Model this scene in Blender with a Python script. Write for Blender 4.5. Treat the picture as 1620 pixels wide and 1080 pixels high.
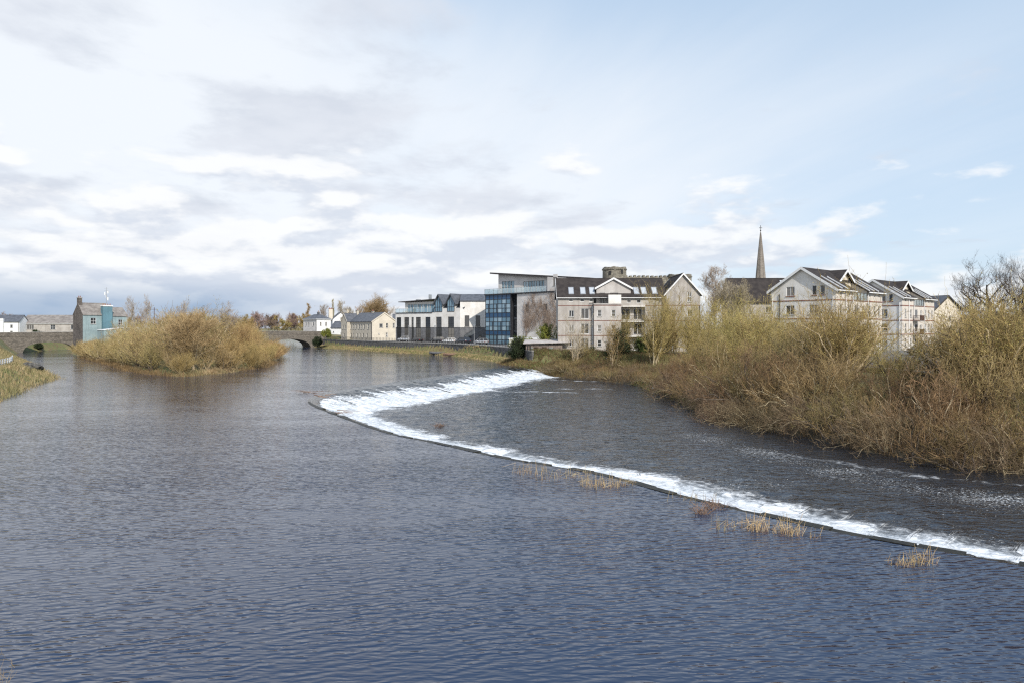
import bpy, bmesh, math
import numpy as np
from mathutils import Vector
from mathutils.geometry import tessellate_polygon

for o in list(bpy.data.objects):
    bpy.data.objects.remove(o)
scene = bpy.context.scene
COL = scene.collection
R = math.radians

# ------------------------------------------------------------------ camera
cam = bpy.data.cameras.new('camera')
cam.lens, cam.sensor_width = 24.0, 36.0
cam.shift_y = -22 / 1620
cam.clip_end = 8000
camo = bpy.data.objects.new('camera', cam)
camo.location = (0, 0, 7.0)
camo.rotation_euler = (R(90), 0, 0)
COL.objects.link(camo)
scene.camera = camo

# ------------------------------------------------------------------ light
SUN_AZ, SUN_EL = 155.0, 39.0        # azimuth clockwise from +Y
world = bpy.data.worlds.new('World')
scene.world = world
world.use_nodes = True
WN, WL = world.node_tree.nodes, world.node_tree.links
WN.clear()


def wnode(t, **kw):
    n = WN.new(t)
    for k, v in kw.items():
        setattr(n, k, v)
    return n


def wmath(op, a, b=None, c=None, clamp=False):
    n = WN.new('ShaderNodeMath')
    n.operation = op
    n.use_clamp = clamp
    for i, v in enumerate((a, b, c)):
        if v is None:
            continue
        if isinstance(v, (int, float)):
            n.inputs[i].default_value = v
        else:
            WL.new(v, n.inputs[i])
    return n.outputs[0]


def wramp(f, a, b, lo=0.0, hi=1.0):
    n = WN.new('ShaderNodeMapRange')
    n.interpolation_type = 'SMOOTHSTEP'
    WL.new(f, n.inputs['Value'])
    for k, v in zip(('From Min', 'From Max', 'To Min', 'To Max'), (a, b, lo, hi)):
        n.inputs[k].default_value = v
    return n.outputs['Result']


def wmix(f, a, b):
    n = WN.new('ShaderNodeMix')
    n.data_type = 'RGBA'
    for s, v in ((n.inputs[0], f), (n.inputs[6], a), (n.inputs[7], b)):
        if isinstance(v, (int, float)):
            s.default_value = v
        elif isinstance(v, tuple):
            s.default_value = (*v, 1)
        else:
            WL.new(v, s)
    return n.outputs[2]


def wnoise(vec, scale, detail, rough, dist=0.0):
    n = WN.new('ShaderNodeTexNoise')
    WL.new(vec, n.inputs['Vector'])
    n.inputs['Scale'].default_value = scale
    n.inputs['Detail'].default_value = detail
    n.inputs['Roughness'].default_value = rough
    n.inputs['Distortion'].default_value = dist
    return n.outputs['Fac']


def wvec(x, y, z=0.0):
    n = WN.new('ShaderNodeCombineXYZ')
    for i, v in enumerate((x, y, z)):
        if isinstance(v, (int, float)):
            n.inputs[i].default_value = v
        else:
            WL.new(v, n.inputs[i])
    return n.outputs[0]


OX, OY = 6.2, 9.4
LX = 6.2
sky = wnode('ShaderNodeTexSky', sky_type='NISHITA', sun_disc=False)
sky.sun_elevation = R(SUN_EL)
sky.sun_rotation = R(SUN_AZ)
sky.air_density, sky.dust_density, sky.ozone_density = 1.0, 1.2, 1.5
tc = wnode('ShaderNodeTexCoord')
sp = wnode('ShaderNodeSeparateXYZ')
WL.new(tc.outputs['Generated'], sp.inputs[0])
dx, dy, dz = sp.outputs
zc = wmath('ADD', wmath('MAXIMUM', dz, 0.0), 0.10)
cx, cy = wmath('DIVIDE', dx, zc), wmath('DIVIDE', dy, zc)
plane = wvec(cx, cy, 3.7)
# thin high veil, denser towards the west, drawn out into streaks
streak = wvec(wmath('ADD', wmath('MULTIPLY', cx, -0.07), wmath('MULTIPLY', cy, 0.20)),
              wmath('ADD', wmath('MULTIPLY', cx, 0.92), wmath('MULTIPLY', cy, 0.32)), 1.3)
nv = wnoise(streak, 0.85, 6, 0.55, 0.45)
veil = wmath('ADD', wmath('MULTIPLY', dx, -0.95), wmath('MULTIPLY', wmath('SUBTRACT', nv, 0.5), 1.15))
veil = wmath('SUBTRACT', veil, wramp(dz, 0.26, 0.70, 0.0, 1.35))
veil = wramp(wmath('ADD', veil, 0.36), -0.40, 0.62, 0.10, 1.0)
# broken grey stratocumulus
n1 = wnoise(wvec(wmath('ADD', cx, OX), wmath('MULTIPLY', wmath('ADD', cy, OY), 0.85), 3.7), 1.25, 8, 0.57, 0.2)
grey = wramp(wmath('ADD', n1, wmath('MULTIPLY', dx, -0.12)), 0.51, 0.66)
n2 = wnoise(plane, 2.1, 7, 0.55, 0.1)
# low cloud bank towards the horizon
low = wvec(wmath('ADD', wmath('MULTIPLY', wmath('ARCTAN2', dx, dy), 4.2), LX), wmath('MULTIPLY', dz, 11.5), 4.4)
n3 = wnoise(low, 1.5, 7, 0.52, 0.1)
bank = wramp(wmath('SUBTRACT', wmath('ADD', n3, wmath('MULTIPLY', dx, -0.10)), wmath('MULTIPLY', dz, 1.55)), 0.235, 0.345)
low2 = wvec(wmath('ADD', wmath('MULTIPLY', wmath('ARCTAN2', dx, dy), 4.2), LX),
            wmath('ADD', wmath('MULTIPLY', dz, 11.5), 0.22), 4.4)
n3u = wnoise(low2, 1.5, 7, 0.52, 0.1)
shade = wramp(wmath('SUBTRACT', n3u, n3), -0.06, 0.10)      # thicker above = darker base

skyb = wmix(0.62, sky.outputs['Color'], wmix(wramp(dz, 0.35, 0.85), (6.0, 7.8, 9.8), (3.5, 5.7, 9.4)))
white = (8.15, 8.5, 8.95)
c = wmix(wmath('MULTIPLY', veil, 0.93), skyb, white)
greyc = wmix(wramp(n2, 0.35, 0.65), (5.5, 5.95, 6.8), (6.65, 7.0, 7.7))
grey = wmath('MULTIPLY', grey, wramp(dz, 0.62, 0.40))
c = wmix(wmath('MULTIPLY', grey, 0.80), c, greyc)
bankc = wmix(shade, (8.8, 8.9, 9.0), (6.0, 6.5, 7.4))
c = wmix(wmath('MULTIPLY', bank, 0.84), c, bankc)
# far rain-blue layer low in the west
rain = wmath('MULTIPLY', wramp(dz, 0.075, 0.022), wramp(dx, -0.20, -0.44))
c = wmix(wmath('MULTIPLY', rain, wramp(n3, 0.30, 0.62, 1.0, 0.8)), c, (2.9, 4.0, 5.6))
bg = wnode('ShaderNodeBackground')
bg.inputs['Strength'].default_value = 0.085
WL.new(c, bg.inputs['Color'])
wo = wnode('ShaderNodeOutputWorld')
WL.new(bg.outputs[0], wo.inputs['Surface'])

sun = bpy.data.lights.new('sun', 'SUN')
sun.energy = 3.4
sun.angle = R(0.6)
sun.color = (1.0, 0.945, 0.86)
suno = bpy.data.objects.new('sun', sun)
sd = Vector((math.sin(R(SUN_AZ)) * math.cos(R(SUN_EL)), math.cos(R(SUN_AZ)) * math.cos(R(SUN_EL)), math.sin(R(SUN_EL))))
suno.rotation_euler = sd.to_track_quat('Z', 'Y').to_euler()
suno.location = (60, -40, 80)
COL.objects.link(suno)

vs = scene.view_settings
vs.view_transform = 'Standard'
vs.look = 'None'
vs.exposure = 0.42
vs.gamma = 1.0
vs.use_curve_mapping = False
scene.cycles.max_bounces = 5
scene.cycles.diffuse_bounces = 2
scene.cycles.glossy_bounces = 3
scene.cycles.transparent_max_bounces = 6
scene.cycles.transmission_bounces = 2
scene.cycles.filter_width = 1.25
scene.cycles.use_denoising = False

# ------------------------------------------------------------------ helpers
rng = np.random.default_rng(11)


def tag(o, label=None, cat=None, group=None, kind=None):
    if label:
        o['label'] = label
    if cat:
        o['category'] = cat
    if group:
        o['group'] = group
    if kind:
        o['kind'] = kind
    return o


def empty(name, loc=(0, 0, 0), rz=0.0):
    o = bpy.data.objects.new(name, None)
    o.location = loc
    o.rotation_euler = (0, 0, rz)
    o.empty_display_size = 0.3
    COL.objects.link(o)
    return o


def link(name, me, parent=None, loc=None, rz=None):
    o = bpy.data.objects.new(name, me)
    COL.objects.link(o)
    if parent is not None:
        o.parent = parent
    if loc is not None:
        o.location = loc
    if rz is not None:
        o.rotation_euler = (0, 0, rz)
    return o


def np_mesh(name, verts, faces, mat=None, smooth=False, attrs=None):
    """verts (N,3) array, faces (M,k) array with one k"""
    verts = np.asarray(verts, np.float32)
    faces = np.asarray(faces, np.int32)
    me = bpy.data.meshes.new(name)
    n, m, k = len(verts), len(faces), faces.shape[1]
    me.vertices.add(n)
    me.vertices.foreach_set('co', verts.ravel())
    me.loops.add(m * k)
    me.loops.foreach_set('vertex_index', faces.ravel())
    me.polygons.add(m)
    me.polygons.foreach_set('loop_start', np.arange(0, m * k, k, dtype=np.int32))
    if smooth:
        me.polygons.foreach_set('use_smooth', np.ones(m, bool))
    for an, av in (attrs or {}).items():
        av = np.asarray(av, np.float32)
        if av.ndim == 1:
            me.attributes.new(an, 'FLOAT', 'POINT').data.foreach_set('value', av)
        else:
            me.attributes.new(an, 'FLOAT_VECTOR', 'POINT').data.foreach_set('vector', av.ravel())
    me.update(calc_edges=True)
    if mat:
        me.materials.append(mat)
    return me


class MB:
    def __init__(self):
        self.v, self.f = [], []

    def face(self, pts):
        n = len(self.v)
        self.v += [tuple(p) for p in pts]
        self.f.append(tuple(range(n, n + len(pts))))

    def prism(self, pts, vec):
        """polygon pts swept by vec, closed"""
        n, k = len(self.v), len(pts)
        self.v += [tuple(p) for p in pts]
        self.v += [(p[0] + vec[0], p[1] + vec[1], p[2] + vec[2]) for p in pts]
        self.f.append(tuple(range(n + k - 1, n - 1, -1)))
        self.f.append(tuple(range(n + k, n + 2 * k)))
        for i in range(k):
            j = (i + 1) % k
            self.f.append((n + i, n + j, n + k + j, n + k + i))

    def box(self, x0, x1, y0, y1, z0, z1):
        self.prism([(x0, y0, z0), (x1, y0, z0), (x1, y1, z0), (x0, y1, z0)], (0, 0, z1 - z0))

    def bar(self, a, b, w, h=None):
        """square bar from a to b"""
        h = h or w
        a, b = Vector(a), Vector(b)
        d = (b - a).normalized()
        s = d.cross(Vector((0, 0, 1)))
        if s.length < 1e-4:
            s = Vector((1, 0, 0))
        s.normalize()
        u = s.cross(d).normalized()
        q = [a + s * w / 2 * i + u * h / 2 * j for i, j in ((-1, -1), (1, -1), (1, 1), (-1, 1))]
        self.prism(q, b - a)

    def cyl(self, a, b, r0, r1, n=10):
        a, b = Vector(a), Vector(b)
        d = (b - a).normalized()
        s = d.cross(Vector((0, 0, 1)))
        if s.length < 1e-4:
            s = Vector((1, 0, 0))
        s.normalize()
        u = s.cross(d).normalized()
        k = len(self.v)
        for c_, r in ((a, r0), (b, r1)):
            for i in range(n):
                t = 2 * math.pi * i / n
                self.v.append(tuple(c_ + s * r * math.cos(t) + u * r * math.sin(t)))
        for i in range(n):
            j = (i + 1) % n
            self.f.append((k + i, k + j, k + n + j, k + n + i))
        self.f.append(tuple(range(k + n - 1, k - 1, -1)))
        self.f.append(tuple(range(k + n, k + 2 * n)))

    def mesh(self, name, mat, smooth=False, bevel=0):
        me = bpy.data.meshes.new(name)
        me.from_pydata(self.v, [], self.f)
        bm = bmesh.new()
        bm.from_mesh(me)
        bmesh.ops.recalc_face_normals(bm, faces=bm.faces)
        if bevel:
            bmesh.ops.bevel(bm, geom=list(bm.edges), offset=bevel, segments=2, affect='EDGES', profile=0.6)
        bm.to_mesh(me)
        bm.free()
        if smooth:
            me.polygons.foreach_set('use_smooth', np.ones(len(me.polygons), bool))
        me.materials.append(mat)
        return me

    def build(self, name, mat, parent=None, loc=None, rz=None, **kw):
        return link(name, self.mesh(name, mat, **kw), parent, loc, rz)


# value noise for geometry
_P = np.random.default_rng(5).random((256, 256))


def vnoise(x, y, octaves=1, gain=0.5):
    x, y = np.asarray(x, float), np.asarray(y, float)
    out, amp, tot = 0.0, 1.0, 0.0
    for o in range(octaves):
        xi, yi = np.floor(x).astype(int), np.floor(y).astype(int)
        fx, fy = x - xi, y - yi
        fx, fy = fx * fx * (3 - 2 * fx), fy * fy * (3 - 2 * fy)
        g = lambda i, j: _P[(xi + i) % 256, (yi + j) % 256]
        out = out + amp * ((g(0, 0) * (1 - fx) + g(1, 0) * fx) * (1 - fy) + (g(0, 1) * (1 - fx) + g(1, 1) * fx) * fy)
        tot += amp
        amp *= gain
        x, y = x * 2.03 + 17.3, y * 2.03 + 9.1
    return out / tot


def sstep(a, b, x):
    t = np.clip((np.asarray(x, float) - a) / (b - a), 0, 1)
    return t * t * (3 - 2 * t)


# ------------------------------------------------------------------ materials
def nmat(name):
    m = bpy.data.materials.new(name)
    m.use_nodes = True
    nt = m.node_tree
    p = nt.nodes['Principled BSDF']
    return m, nt, p


def add(nt, t, inputs=None, **kw):
    n = nt.nodes.new(t)
    for k, v in kw.items():
        setattr(n, k, v)
    for k, v in (inputs or {}).items():
        if hasattr(v, 'is_output') or isinstance(v, bpy.types.NodeSocket):
            nt.links.new(v, n.inputs[k])
        else:
            n.inputs[k].default_value = v
    return n


def mixc(nt, f, a, b, blend='MIX'):
    n = nt.nodes.new('ShaderNodeMix')
    n.data_type = 'RGBA'
    n.blend_type = blend
    for s, v in ((n.inputs[0], f), (n.inputs[6], a), (n.inputs[7], b)):
        if isinstance(v, bpy.types.NodeSocket):
            nt.links.new(v, s)
        elif isinstance(v, tuple):
            s.default_value = (*v, 1)
        else:
            s.default_value = v
    return n.outputs[2]


def mrange(nt, v, a, b, lo=0.0, hi=1.0, smooth=True):
    n = add(nt, 'ShaderNodeMapRange', {'Value': v, 'From Min': a, 'From Max': b, 'To Min': lo, 'To Max': hi})
    if smooth:
        n.interpolation_type = 'SMOOTHSTEP'
    return n.outputs['Result']


def mth(nt, op, a, b=0.0, c=0.0):
    return add(nt, 'ShaderNodeMath', {0: a, 1: b, 2: c}, operation=op).outputs[0]


def noise(nt, vec, scale, detail=4, rough=0.55, dist=0.0):
    return add(nt, 'ShaderNodeTexNoise', {'Vector': vec, 'Scale': scale, 'Detail': detail, 'Roughness': rough, 'Distortion': dist}).outputs['Fac']


def coords(nt, scale=(1, 1, 1), rot=(0, 0, 0), src='Object'):
    t = add(nt, 'ShaderNodeTexCoord')
    if scale == (1, 1, 1) and rot == (0, 0, 0):
        return t.outputs[src]
    return add(nt, 'ShaderNodeMapping', {'Vector': t.outputs[src], 'Scale': scale, 'Rotation': rot}).outputs[0]


def pm(name, c1, c2=None, scale=3.0, rough=0.8, bump=0.0, metallic=0.0, streaks=0.0, lohi=(0.35, 0.65), spec=0.4, rand=0.0, stretch=(1, 1, 1)):
    m, nt, p = nmat(name)
    p.inputs['Roughness'].default_value = rough
    p.inputs['Metallic'].default_value = metallic
    p.inputs['Specular IOR Level'].default_value = spec
    c2 = c2 or tuple(x * 0.8 for x in c1)
    v = coords(nt, stretch)
    nz = noise(nt, v, scale, 5, 0.6)
    c = mixc(nt, mrange(nt, nz, *lohi), c2, c1)
    if streaks:
        v2 = coords(nt, (1.6, 1.6, 0.12))
        s = noise(nt, v2, 1.4, 5, 0.6)
        c = mixc(nt, mrange(nt, s, 0.5, 0.75, 0.0, streaks), c, tuple(x * 0.45 for x in c2))
    if rand:
        oi = add(nt, 'ShaderNodeObjectInfo')
        h = add(nt, 'ShaderNodeHueSaturation', {'Hue': mrange(nt, oi.outputs['Random'], 0, 1, 0.5 - rand * 0.08, 0.5 + rand * 0.08, False),
                                                 'Value': mrange(nt, mth(nt, 'FRACT', mth(nt, 'MULTIPLY', oi.outputs['Random'], 7.31)), 0, 1, 1 - rand, 1 + rand, False), 'Color': c})
        c = h.outputs[0]
    nt.links.new(c, p.inputs['Base Color'])
    if bump:
        b = add(nt, 'ShaderNodeBump', {'Height': noise(nt, v, scale * 6, 4, 0.6), 'Distance': bump, 'Strength': 0.7})
        nt.links.new(b.outputs[0], p.inputs['Normal'])
    return m


M = {}
M['render_white'] = pm('render_white', (0.78, 0.76, 0.72), (0.66, 0.63, 0.58), 0.5, 0.9, 0.004, streaks=0.22)
M['render_pure'] = pm('render_pure', (0.82, 0.82, 0.81), (0.74, 0.74, 0.73), 0.5, 0.9, 0.004, streaks=0.12)
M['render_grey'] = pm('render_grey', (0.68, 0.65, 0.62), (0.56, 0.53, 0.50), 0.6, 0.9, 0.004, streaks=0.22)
M['render_pink'] = pm('render_pink', (0.45, 0.42, 0.385), (0.34, 0.31, 0.28), 0.6, 0.9, 0.004, streaks=0.5)
M['render_stone'] = pm('render_stone', (0.52, 0.49, 0.46), (0.42, 0.39, 0.365), 0.6, 0.9, 0.004, streaks=0.45)
M['render_warm'] = pm('render_warm', (0.62, 0.57, 0.505), (0.53, 0.48, 0.42), 0.6, 0.9, 0.004, streaks=0.2)
M['render_cream'] = pm('render_cream', (0.66, 0.595, 0.49), (0.58, 0.52, 0.425), 0.5, 0.9, 0.004, streaks=0.2)
M['stone_cream'] = pm('stone_cream', (0.56, 0.51, 0.42), (0.44, 0.395, 0.32), 2.2, 0.9, 0.01, streaks=0.25)
M['teal'] = pm('teal_render', (0.12, 0.23, 0.275), (0.10, 0.19, 0.23), 0.6, 0.85, 0.004, streaks=0.2)
M['pale_teal'] = pm('pale_teal_render', (0.29, 0.37, 0.38), (0.23, 0.30, 0.31), 0.8, 0.88, 0.004, streaks=0.4)
M['slate'] = pm('slate', (0.115, 0.12, 0.135), (0.075, 0.08, 0.09), 1.2, 0.6, 0.01, streaks=0.2)
M['tile_dark'] = pm('dark_roof_tile', (0.055, 0.047, 0.043), (0.035, 0.030, 0.029), 1.0, 0.9, spec=0.15, bump=0.01, streaks=0.2)
M['roof_old'] = pm('old_grey_slate', (0.27, 0.245, 0.22), (0.17, 0.15, 0.135), 0.8, 0.85, 0.01, streaks=0.3)
M['white_trim'] = pm('white_trim', (0.80, 0.80, 0.79), (0.72, 0.72, 0.71), 1.0, 0.5)
M['brick_band'] = pm('red_brick_band', (0.24, 0.095, 0.065), (0.17, 0.065, 0.05), 3.0, 0.85)
M['dark_metal'] = pm('dark_metal', (0.035, 0.035, 0.04), (0.025, 0.025, 0.028), 2.0, 0.4)
M['black_iron'] = pm('black_iron', (0.022, 0.022, 0.024), (0.035, 0.032, 0.03), 2.0, 0.5)
M['grey_metal'] = pm('galvanised', (0.42, 0.43, 0.44), (0.34, 0.35, 0.36), 2.0, 0.45, metallic=0.5)
M['fascia'] = pm('charcoal_fascia', (0.05, 0.045, 0.045), (0.035, 0.03, 0.03), 1.0, 0.5)
M['plinth'] = pm('dark_stone_plinth', (0.17, 0.17, 0.175), (0.11, 0.11, 0.115), 1.6, 0.8, 0.01)
M['concrete'] = pm('concrete', (0.36, 0.345, 0.32), (0.25, 0.235, 0.215), 1.2, 0.9, 0.01, streaks=0.4)
M['wood_brown'] = pm('brown_timber', (0.12, 0.055, 0.035), (0.08, 0.04, 0.03), 4, 0.7)
M['asphalt'] = pm('asphalt', (0.16, 0.16, 0.16), (0.11, 0.11, 0.11), 1.5, 0.9, 0.01)
M['footpath'] = pm('footpath', (0.42, 0.40, 0.36), (0.34, 0.32, 0.29), 1.0, 0.9, 0.005)
M['paint_white'] = pm('road_paint', (0.75, 0.75, 0.73), (0.6, 0.6, 0.58), 3, 0.7)
M['brick_red'] = pm('chimney_brick', (0.30, 0.14, 0.09), (0.22, 0.10, 0.07), 4, 0.9, 0.01)
M['rock'] = pm('boulder', (0.14, 0.135, 0.125), (0.06, 0.058, 0.055), 3, 0.95, 0.08, spec=0.1)
M['wetstone'] = pm('wet_algae_stone', (0.030, 0.027, 0.017), (0.012, 0.011, 0.008), 1.5, 0.45, 0.03, spec=0.2)
M['driftwood'] = pm('driftwood', (0.30, 0.20, 0.14), (0.18, 0.11, 0.08), 5, 0.85)
M['reed'] = pm('dry_reed', (0.62, 0.48, 0.26), (0.46, 0.33, 0.16), 3, 0.8, rand=0.12)
M['pot'] = pm('foliage_basket', (0.10, 0.10, 0.04), (0.05, 0.06, 0.02), 8, 0.9)
M['tarp'] = pm('white_plastic', (0.72, 0.73, 0.74), (0.6, 0.6, 0.6), 3, 0.5)
M['yellow'] = pm('yellow_paint', (0.55, 0.42, 0.03), (0.40, 0.30, 0.03), 5, 0.7)
M['shed_wall'] = pm('weathered_shed', (0.30, 0.24, 0.20), (0.18, 0.15, 0.135), 2.5, 0.9, 0.01, streaks=0.4)
M['shed_roof'] = pm('pale_felt_roof', (0.50, 0.46, 0.43), (0.38, 0.34, 0.32), 1.2, 0.85, 0.01)
M['rubber'] = pm('tyre_rubber', (0.02, 0.02, 0.02), (0.03, 0.03, 0.03), 8, 0.8)
M['lamp_lens'] = pm('lamp_lens', (0.6, 0.6, 0.6), (0.5, 0.5, 0.5), 8, 0.15)
M['red_lens'] = pm('red_lens', (0.3, 0.02, 0.02), (0.25, 0.02, 0.02), 8, 0.2)


def stone_mat(name, c1, c2, mortar, scale):
    m, nt, p = nmat(name)
    v = coords(nt, (1, 1, 1.7))
    vo = add(nt, 'ShaderNodeTexVoronoi', {'Vector': v, 'Scale': scale, 'Randomness': 0.9})
    ed = add(nt, 'ShaderNodeTexVoronoi', {'Vector': v, 'Scale': scale, 'Randomness': 0.9}, feature='DISTANCE_TO_EDGE')
    sepc = add(nt, 'ShaderNodeSeparateColor', {0: vo.outputs['Color']})
    c = mixc(nt, sepc.outputs[0], c1, c2)
    st = noise(nt, coords(nt, (0.5, 0.5, 0.3)), 0.8, 5, 0.6)
    c = mixc(nt, mrange(nt, st, 0.45, 0.7, 0, 0.6), c, tuple(x * 0.5 for x in c2))
    c = mixc(nt, mrange(nt, ed.outputs['Distance'], 0.0, 0.06, 1, 0), c, mortar)
    nt.links.new(c, p.inputs['Base Color'])
    p.inputs['Roughness'].default_value = 0.92
    b = add(nt, 'ShaderNodeBump', {'Height': mrange(nt, ed.outputs['Distance'], 0, 0.12), 'Distance': 0.05, 'Strength': 0.9})
    nt.links.new(b.outputs[0], p.inputs['Normal'])
    return m


M['bridge_stone'] = stone_mat('bridge_stone', (0.22, 0.19, 0.155), (0.105, 0.092, 0.076), (0.17, 0.15, 0.125), 2.2)
M['dark_stone'] = stone_mat('dark_gable_stone', (0.17, 0.145, 0.125), (0.10, 0.085, 0.074), (0.135, 0.118, 0.105), 2.2)
M['quay_stone'] = stone_mat('quay_stone', (0.17, 0.165, 0.16), (0.09, 0.088, 0.085), (0.17, 0.16, 0.155), 1.8)
M['castle_stone'] = stone_mat('castle_stone', (0.30, 0.275, 0.22), (0.15, 0.135, 0.11), (0.24, 0.22, 0.18), 1.6)
M['spire_stone'] = stone_mat('spire_stone', (0.30, 0.265, 0.23), (0.21, 0.18, 0.155), (0.23, 0.20, 0.18), 1.2)


def glass_mat(name, c1, c2, rough=0.04, tint=1.0):
    m, nt, p = nmat(name)
    oi = add(nt, 'ShaderNodeObjectInfo')
    f = mrange(nt, oi.outputs['Random'], 0.35, 1.0, 0, 1, False)
    c = mixc(nt, f, c1, c2)
    nt.links.new(c, p.inputs['Base Color'])
    p.inputs['Roughness'].default_value = rough
    p.inputs['IOR'].default_value = 1.5
    p.inputs['Specular IOR Level'].default_value = 0.5 * tint
    b = add(nt, 'ShaderNodeBump', {'Height': noise(nt, coords(nt), 0.6, 2), 'Distance': 0.02, 'Strength': 0.5})
    nt.links.new(b.outputs[0], p.inputs['Normal'])
    return m


M['glass'] = glass_mat('window_glass', (0.03, 0.033, 0.037), (0.22, 0.205, 0.185))
M['glass_blue'] = glass_mat('blue_curtain_glass', (0.13, 0.23, 0.30), (0.40, 0.52, 0.58), 0.03, 2.0)
M['glass_white'] = glass_mat('roof_light_glass', (0.40, 0.42, 0.44), (0.5, 0.52, 0.53), 0.05, 1.6)
M['glass_spandrel'] = glass_mat('blue_spandrel_glass', (0.03, 0.085, 0.17), (0.03, 0.085, 0.17), 0.08, 1.2)
M['glass_pale'] = glass_mat('pale_terrace_glass', (0.16, 0.27, 0.33), (0.40, 0.52, 0.57), 0.04, 1.4)

m, nt, p = nmat('clear_balustrade_glass')
tr = add(nt, 'ShaderNodeBsdfTransparent', {'Color': (0.90, 0.95, 0.95, 1)})
gl = add(nt, 'ShaderNodeBsdfGlossy', {'Roughness': 0.03, 'Color': (0.9, 0.95, 0.97, 1)})
mx = add(nt, 'ShaderNodeMixShader', {0: 0.22})
nt.links.new(tr.outputs[0], mx.inputs[1])
nt.links.new(gl.outputs[0], mx.inputs[2])
nt.links.new(mx.outputs[0], nt.nodes['Material Output'].inputs['Surface'])
M['glass_clear'] = m


def veg(name, c1, c2, rand=0.18, scale=1.2, trans=0.0):
    m, nt, p = nmat(name)
    v = coords(nt)
    c = mixc(nt, mrange(nt, noise(nt, v, scale, 3), 0.35, 0.65), c1, c2)
    oi = add(nt, 'ShaderNodeObjectInfo')
    r2 = mth(nt, 'FRACT', mth(nt, 'MULTIPLY', oi.outputs['Random'], 7.31))
    h = add(nt, 'ShaderNodeHueSaturation', {'Hue': mrange(nt, oi.outputs['Random'], 0, 1, 0.5 - rand * 0.09, 0.5 + rand * 0.09, False),
                                             'Value': mrange(nt, r2, 0, 1, 1 - rand, 1 + rand, False), 'Color': c})
    nt.links.new(h.outputs[0], p.inputs['Base Color'])
    p.inputs['Roughness'].default_value = 0.75
    p.inputs['Specular IOR Level'].default_value = 0.25
    return m


M['twig_gold'] = veg('golden_willow_twig', (0.53, 0.40, 0.195), (0.31, 0.23, 0.105), 0.15)
M['twig_orange'] = veg('orange_osier_twig', (0.48, 0.335, 0.145), (0.34, 0.235, 0.10))
M['twig_olive'] = veg('olive_willow_twig', (0.50, 0.375, 0.16), (0.29, 0.215, 0.088), 0.22)
M['twig_brown'] = veg('rust_brown_twig', (0.34, 0.24, 0.11), (0.15, 0.105, 0.048), 0.28)
M['twig_pale'] = veg('pale_bare_twig', (0.48, 0.40, 0.30), (0.36, 0.29, 0.21))
M['twig_pink'] = veg('reddish_bare_twig', (0.36, 0.26, 0.21), (0.27, 0.19, 0.155))
M['bark'] = veg('grey_brown_bark', (0.16, 0.13, 0.10), (0.09, 0.07, 0.055), 0.1, 4)
M['bark_pale'] = veg('pale_willow_bark', (0.56, 0.46, 0.30), (0.36, 0.285, 0.175), 0.1, 4)
M['leaf_bud'] = veg('spring_bud_leaf', (0.43, 0.36, 0.12), (0.34, 0.285, 0.09), 0.15)
M['leaf_green'] = veg('evergreen_leaf', (0.085, 0.115, 0.03), (0.05, 0.075, 0.02), 0.12)
M['leaf_lime'] = veg('yellow_green_leaf', (0.21, 0.22, 0.04), (0.12, 0.15, 0.03), 0.12)
M['leaf_dark'] = veg('dark_ivy_leaf', (0.035, 0.05, 0.02), (0.022, 0.034, 0.014), 0.12)
M['grass_tawny'] = veg('tawny_grass_blade', (0.40, 0.30, 0.165), (0.23, 0.205, 0.095), 0.1, 0.33)
M['grass_green'] = veg('green_grass_blade', (0.15, 0.19, 0.06), (0.26, 0.235, 0.10), 0.1, 0.25)
M['scrub'] = veg('dead_bramble', (0.20, 0.125, 0.06), (0.13, 0.085, 0.045), 0.15, 0.4)

# ground
m, nt, p = nmat('ground')
v = coords(nt)
a = noise(nt, v, 0.16, 6, 0.6)
b = noise(nt, v, 1.1, 6, 0.65)
c = mixc(nt, mrange(nt, a, 0.40, 0.60), (0.20, 0.17, 0.07), (0.115, 0.14, 0.045))
c = mixc(nt, mrange(nt, b, 0.45, 0.62), c, (0.155, 0.105, 0.055))
sx = add(nt, 'ShaderNodeSeparateXYZ', {0: v})
c = mixc(nt, mrange(nt, sx.outputs[2], -0.6, 0.35, 0.9, 0), c, (0.06, 0.045, 0.03))
nt.links.new(c, p.inputs['Base Color'])
p.inputs['Roughness'].default_value = 0.95
bp = add(nt, 'ShaderNodeBump', {'Height': b, 'Distance': 0.15})
nt.links.new(bp.outputs[0], p.inputs['Normal'])
M['ground'] = m


def water_bump(nt, layers):
    h = None
    for (sx_, sy_, rz, amp, det, dist) in layers:
        v = coords(nt, (sx_, sy_, 1), (0, 0, R(rz)))
        n_ = mth(nt, 'MULTIPLY', noise(nt, v, 1.0, det, 0.5, dist), amp)
        h = n_ if h is None else mth(nt, 'ADD', h, n_)
    return h


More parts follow.
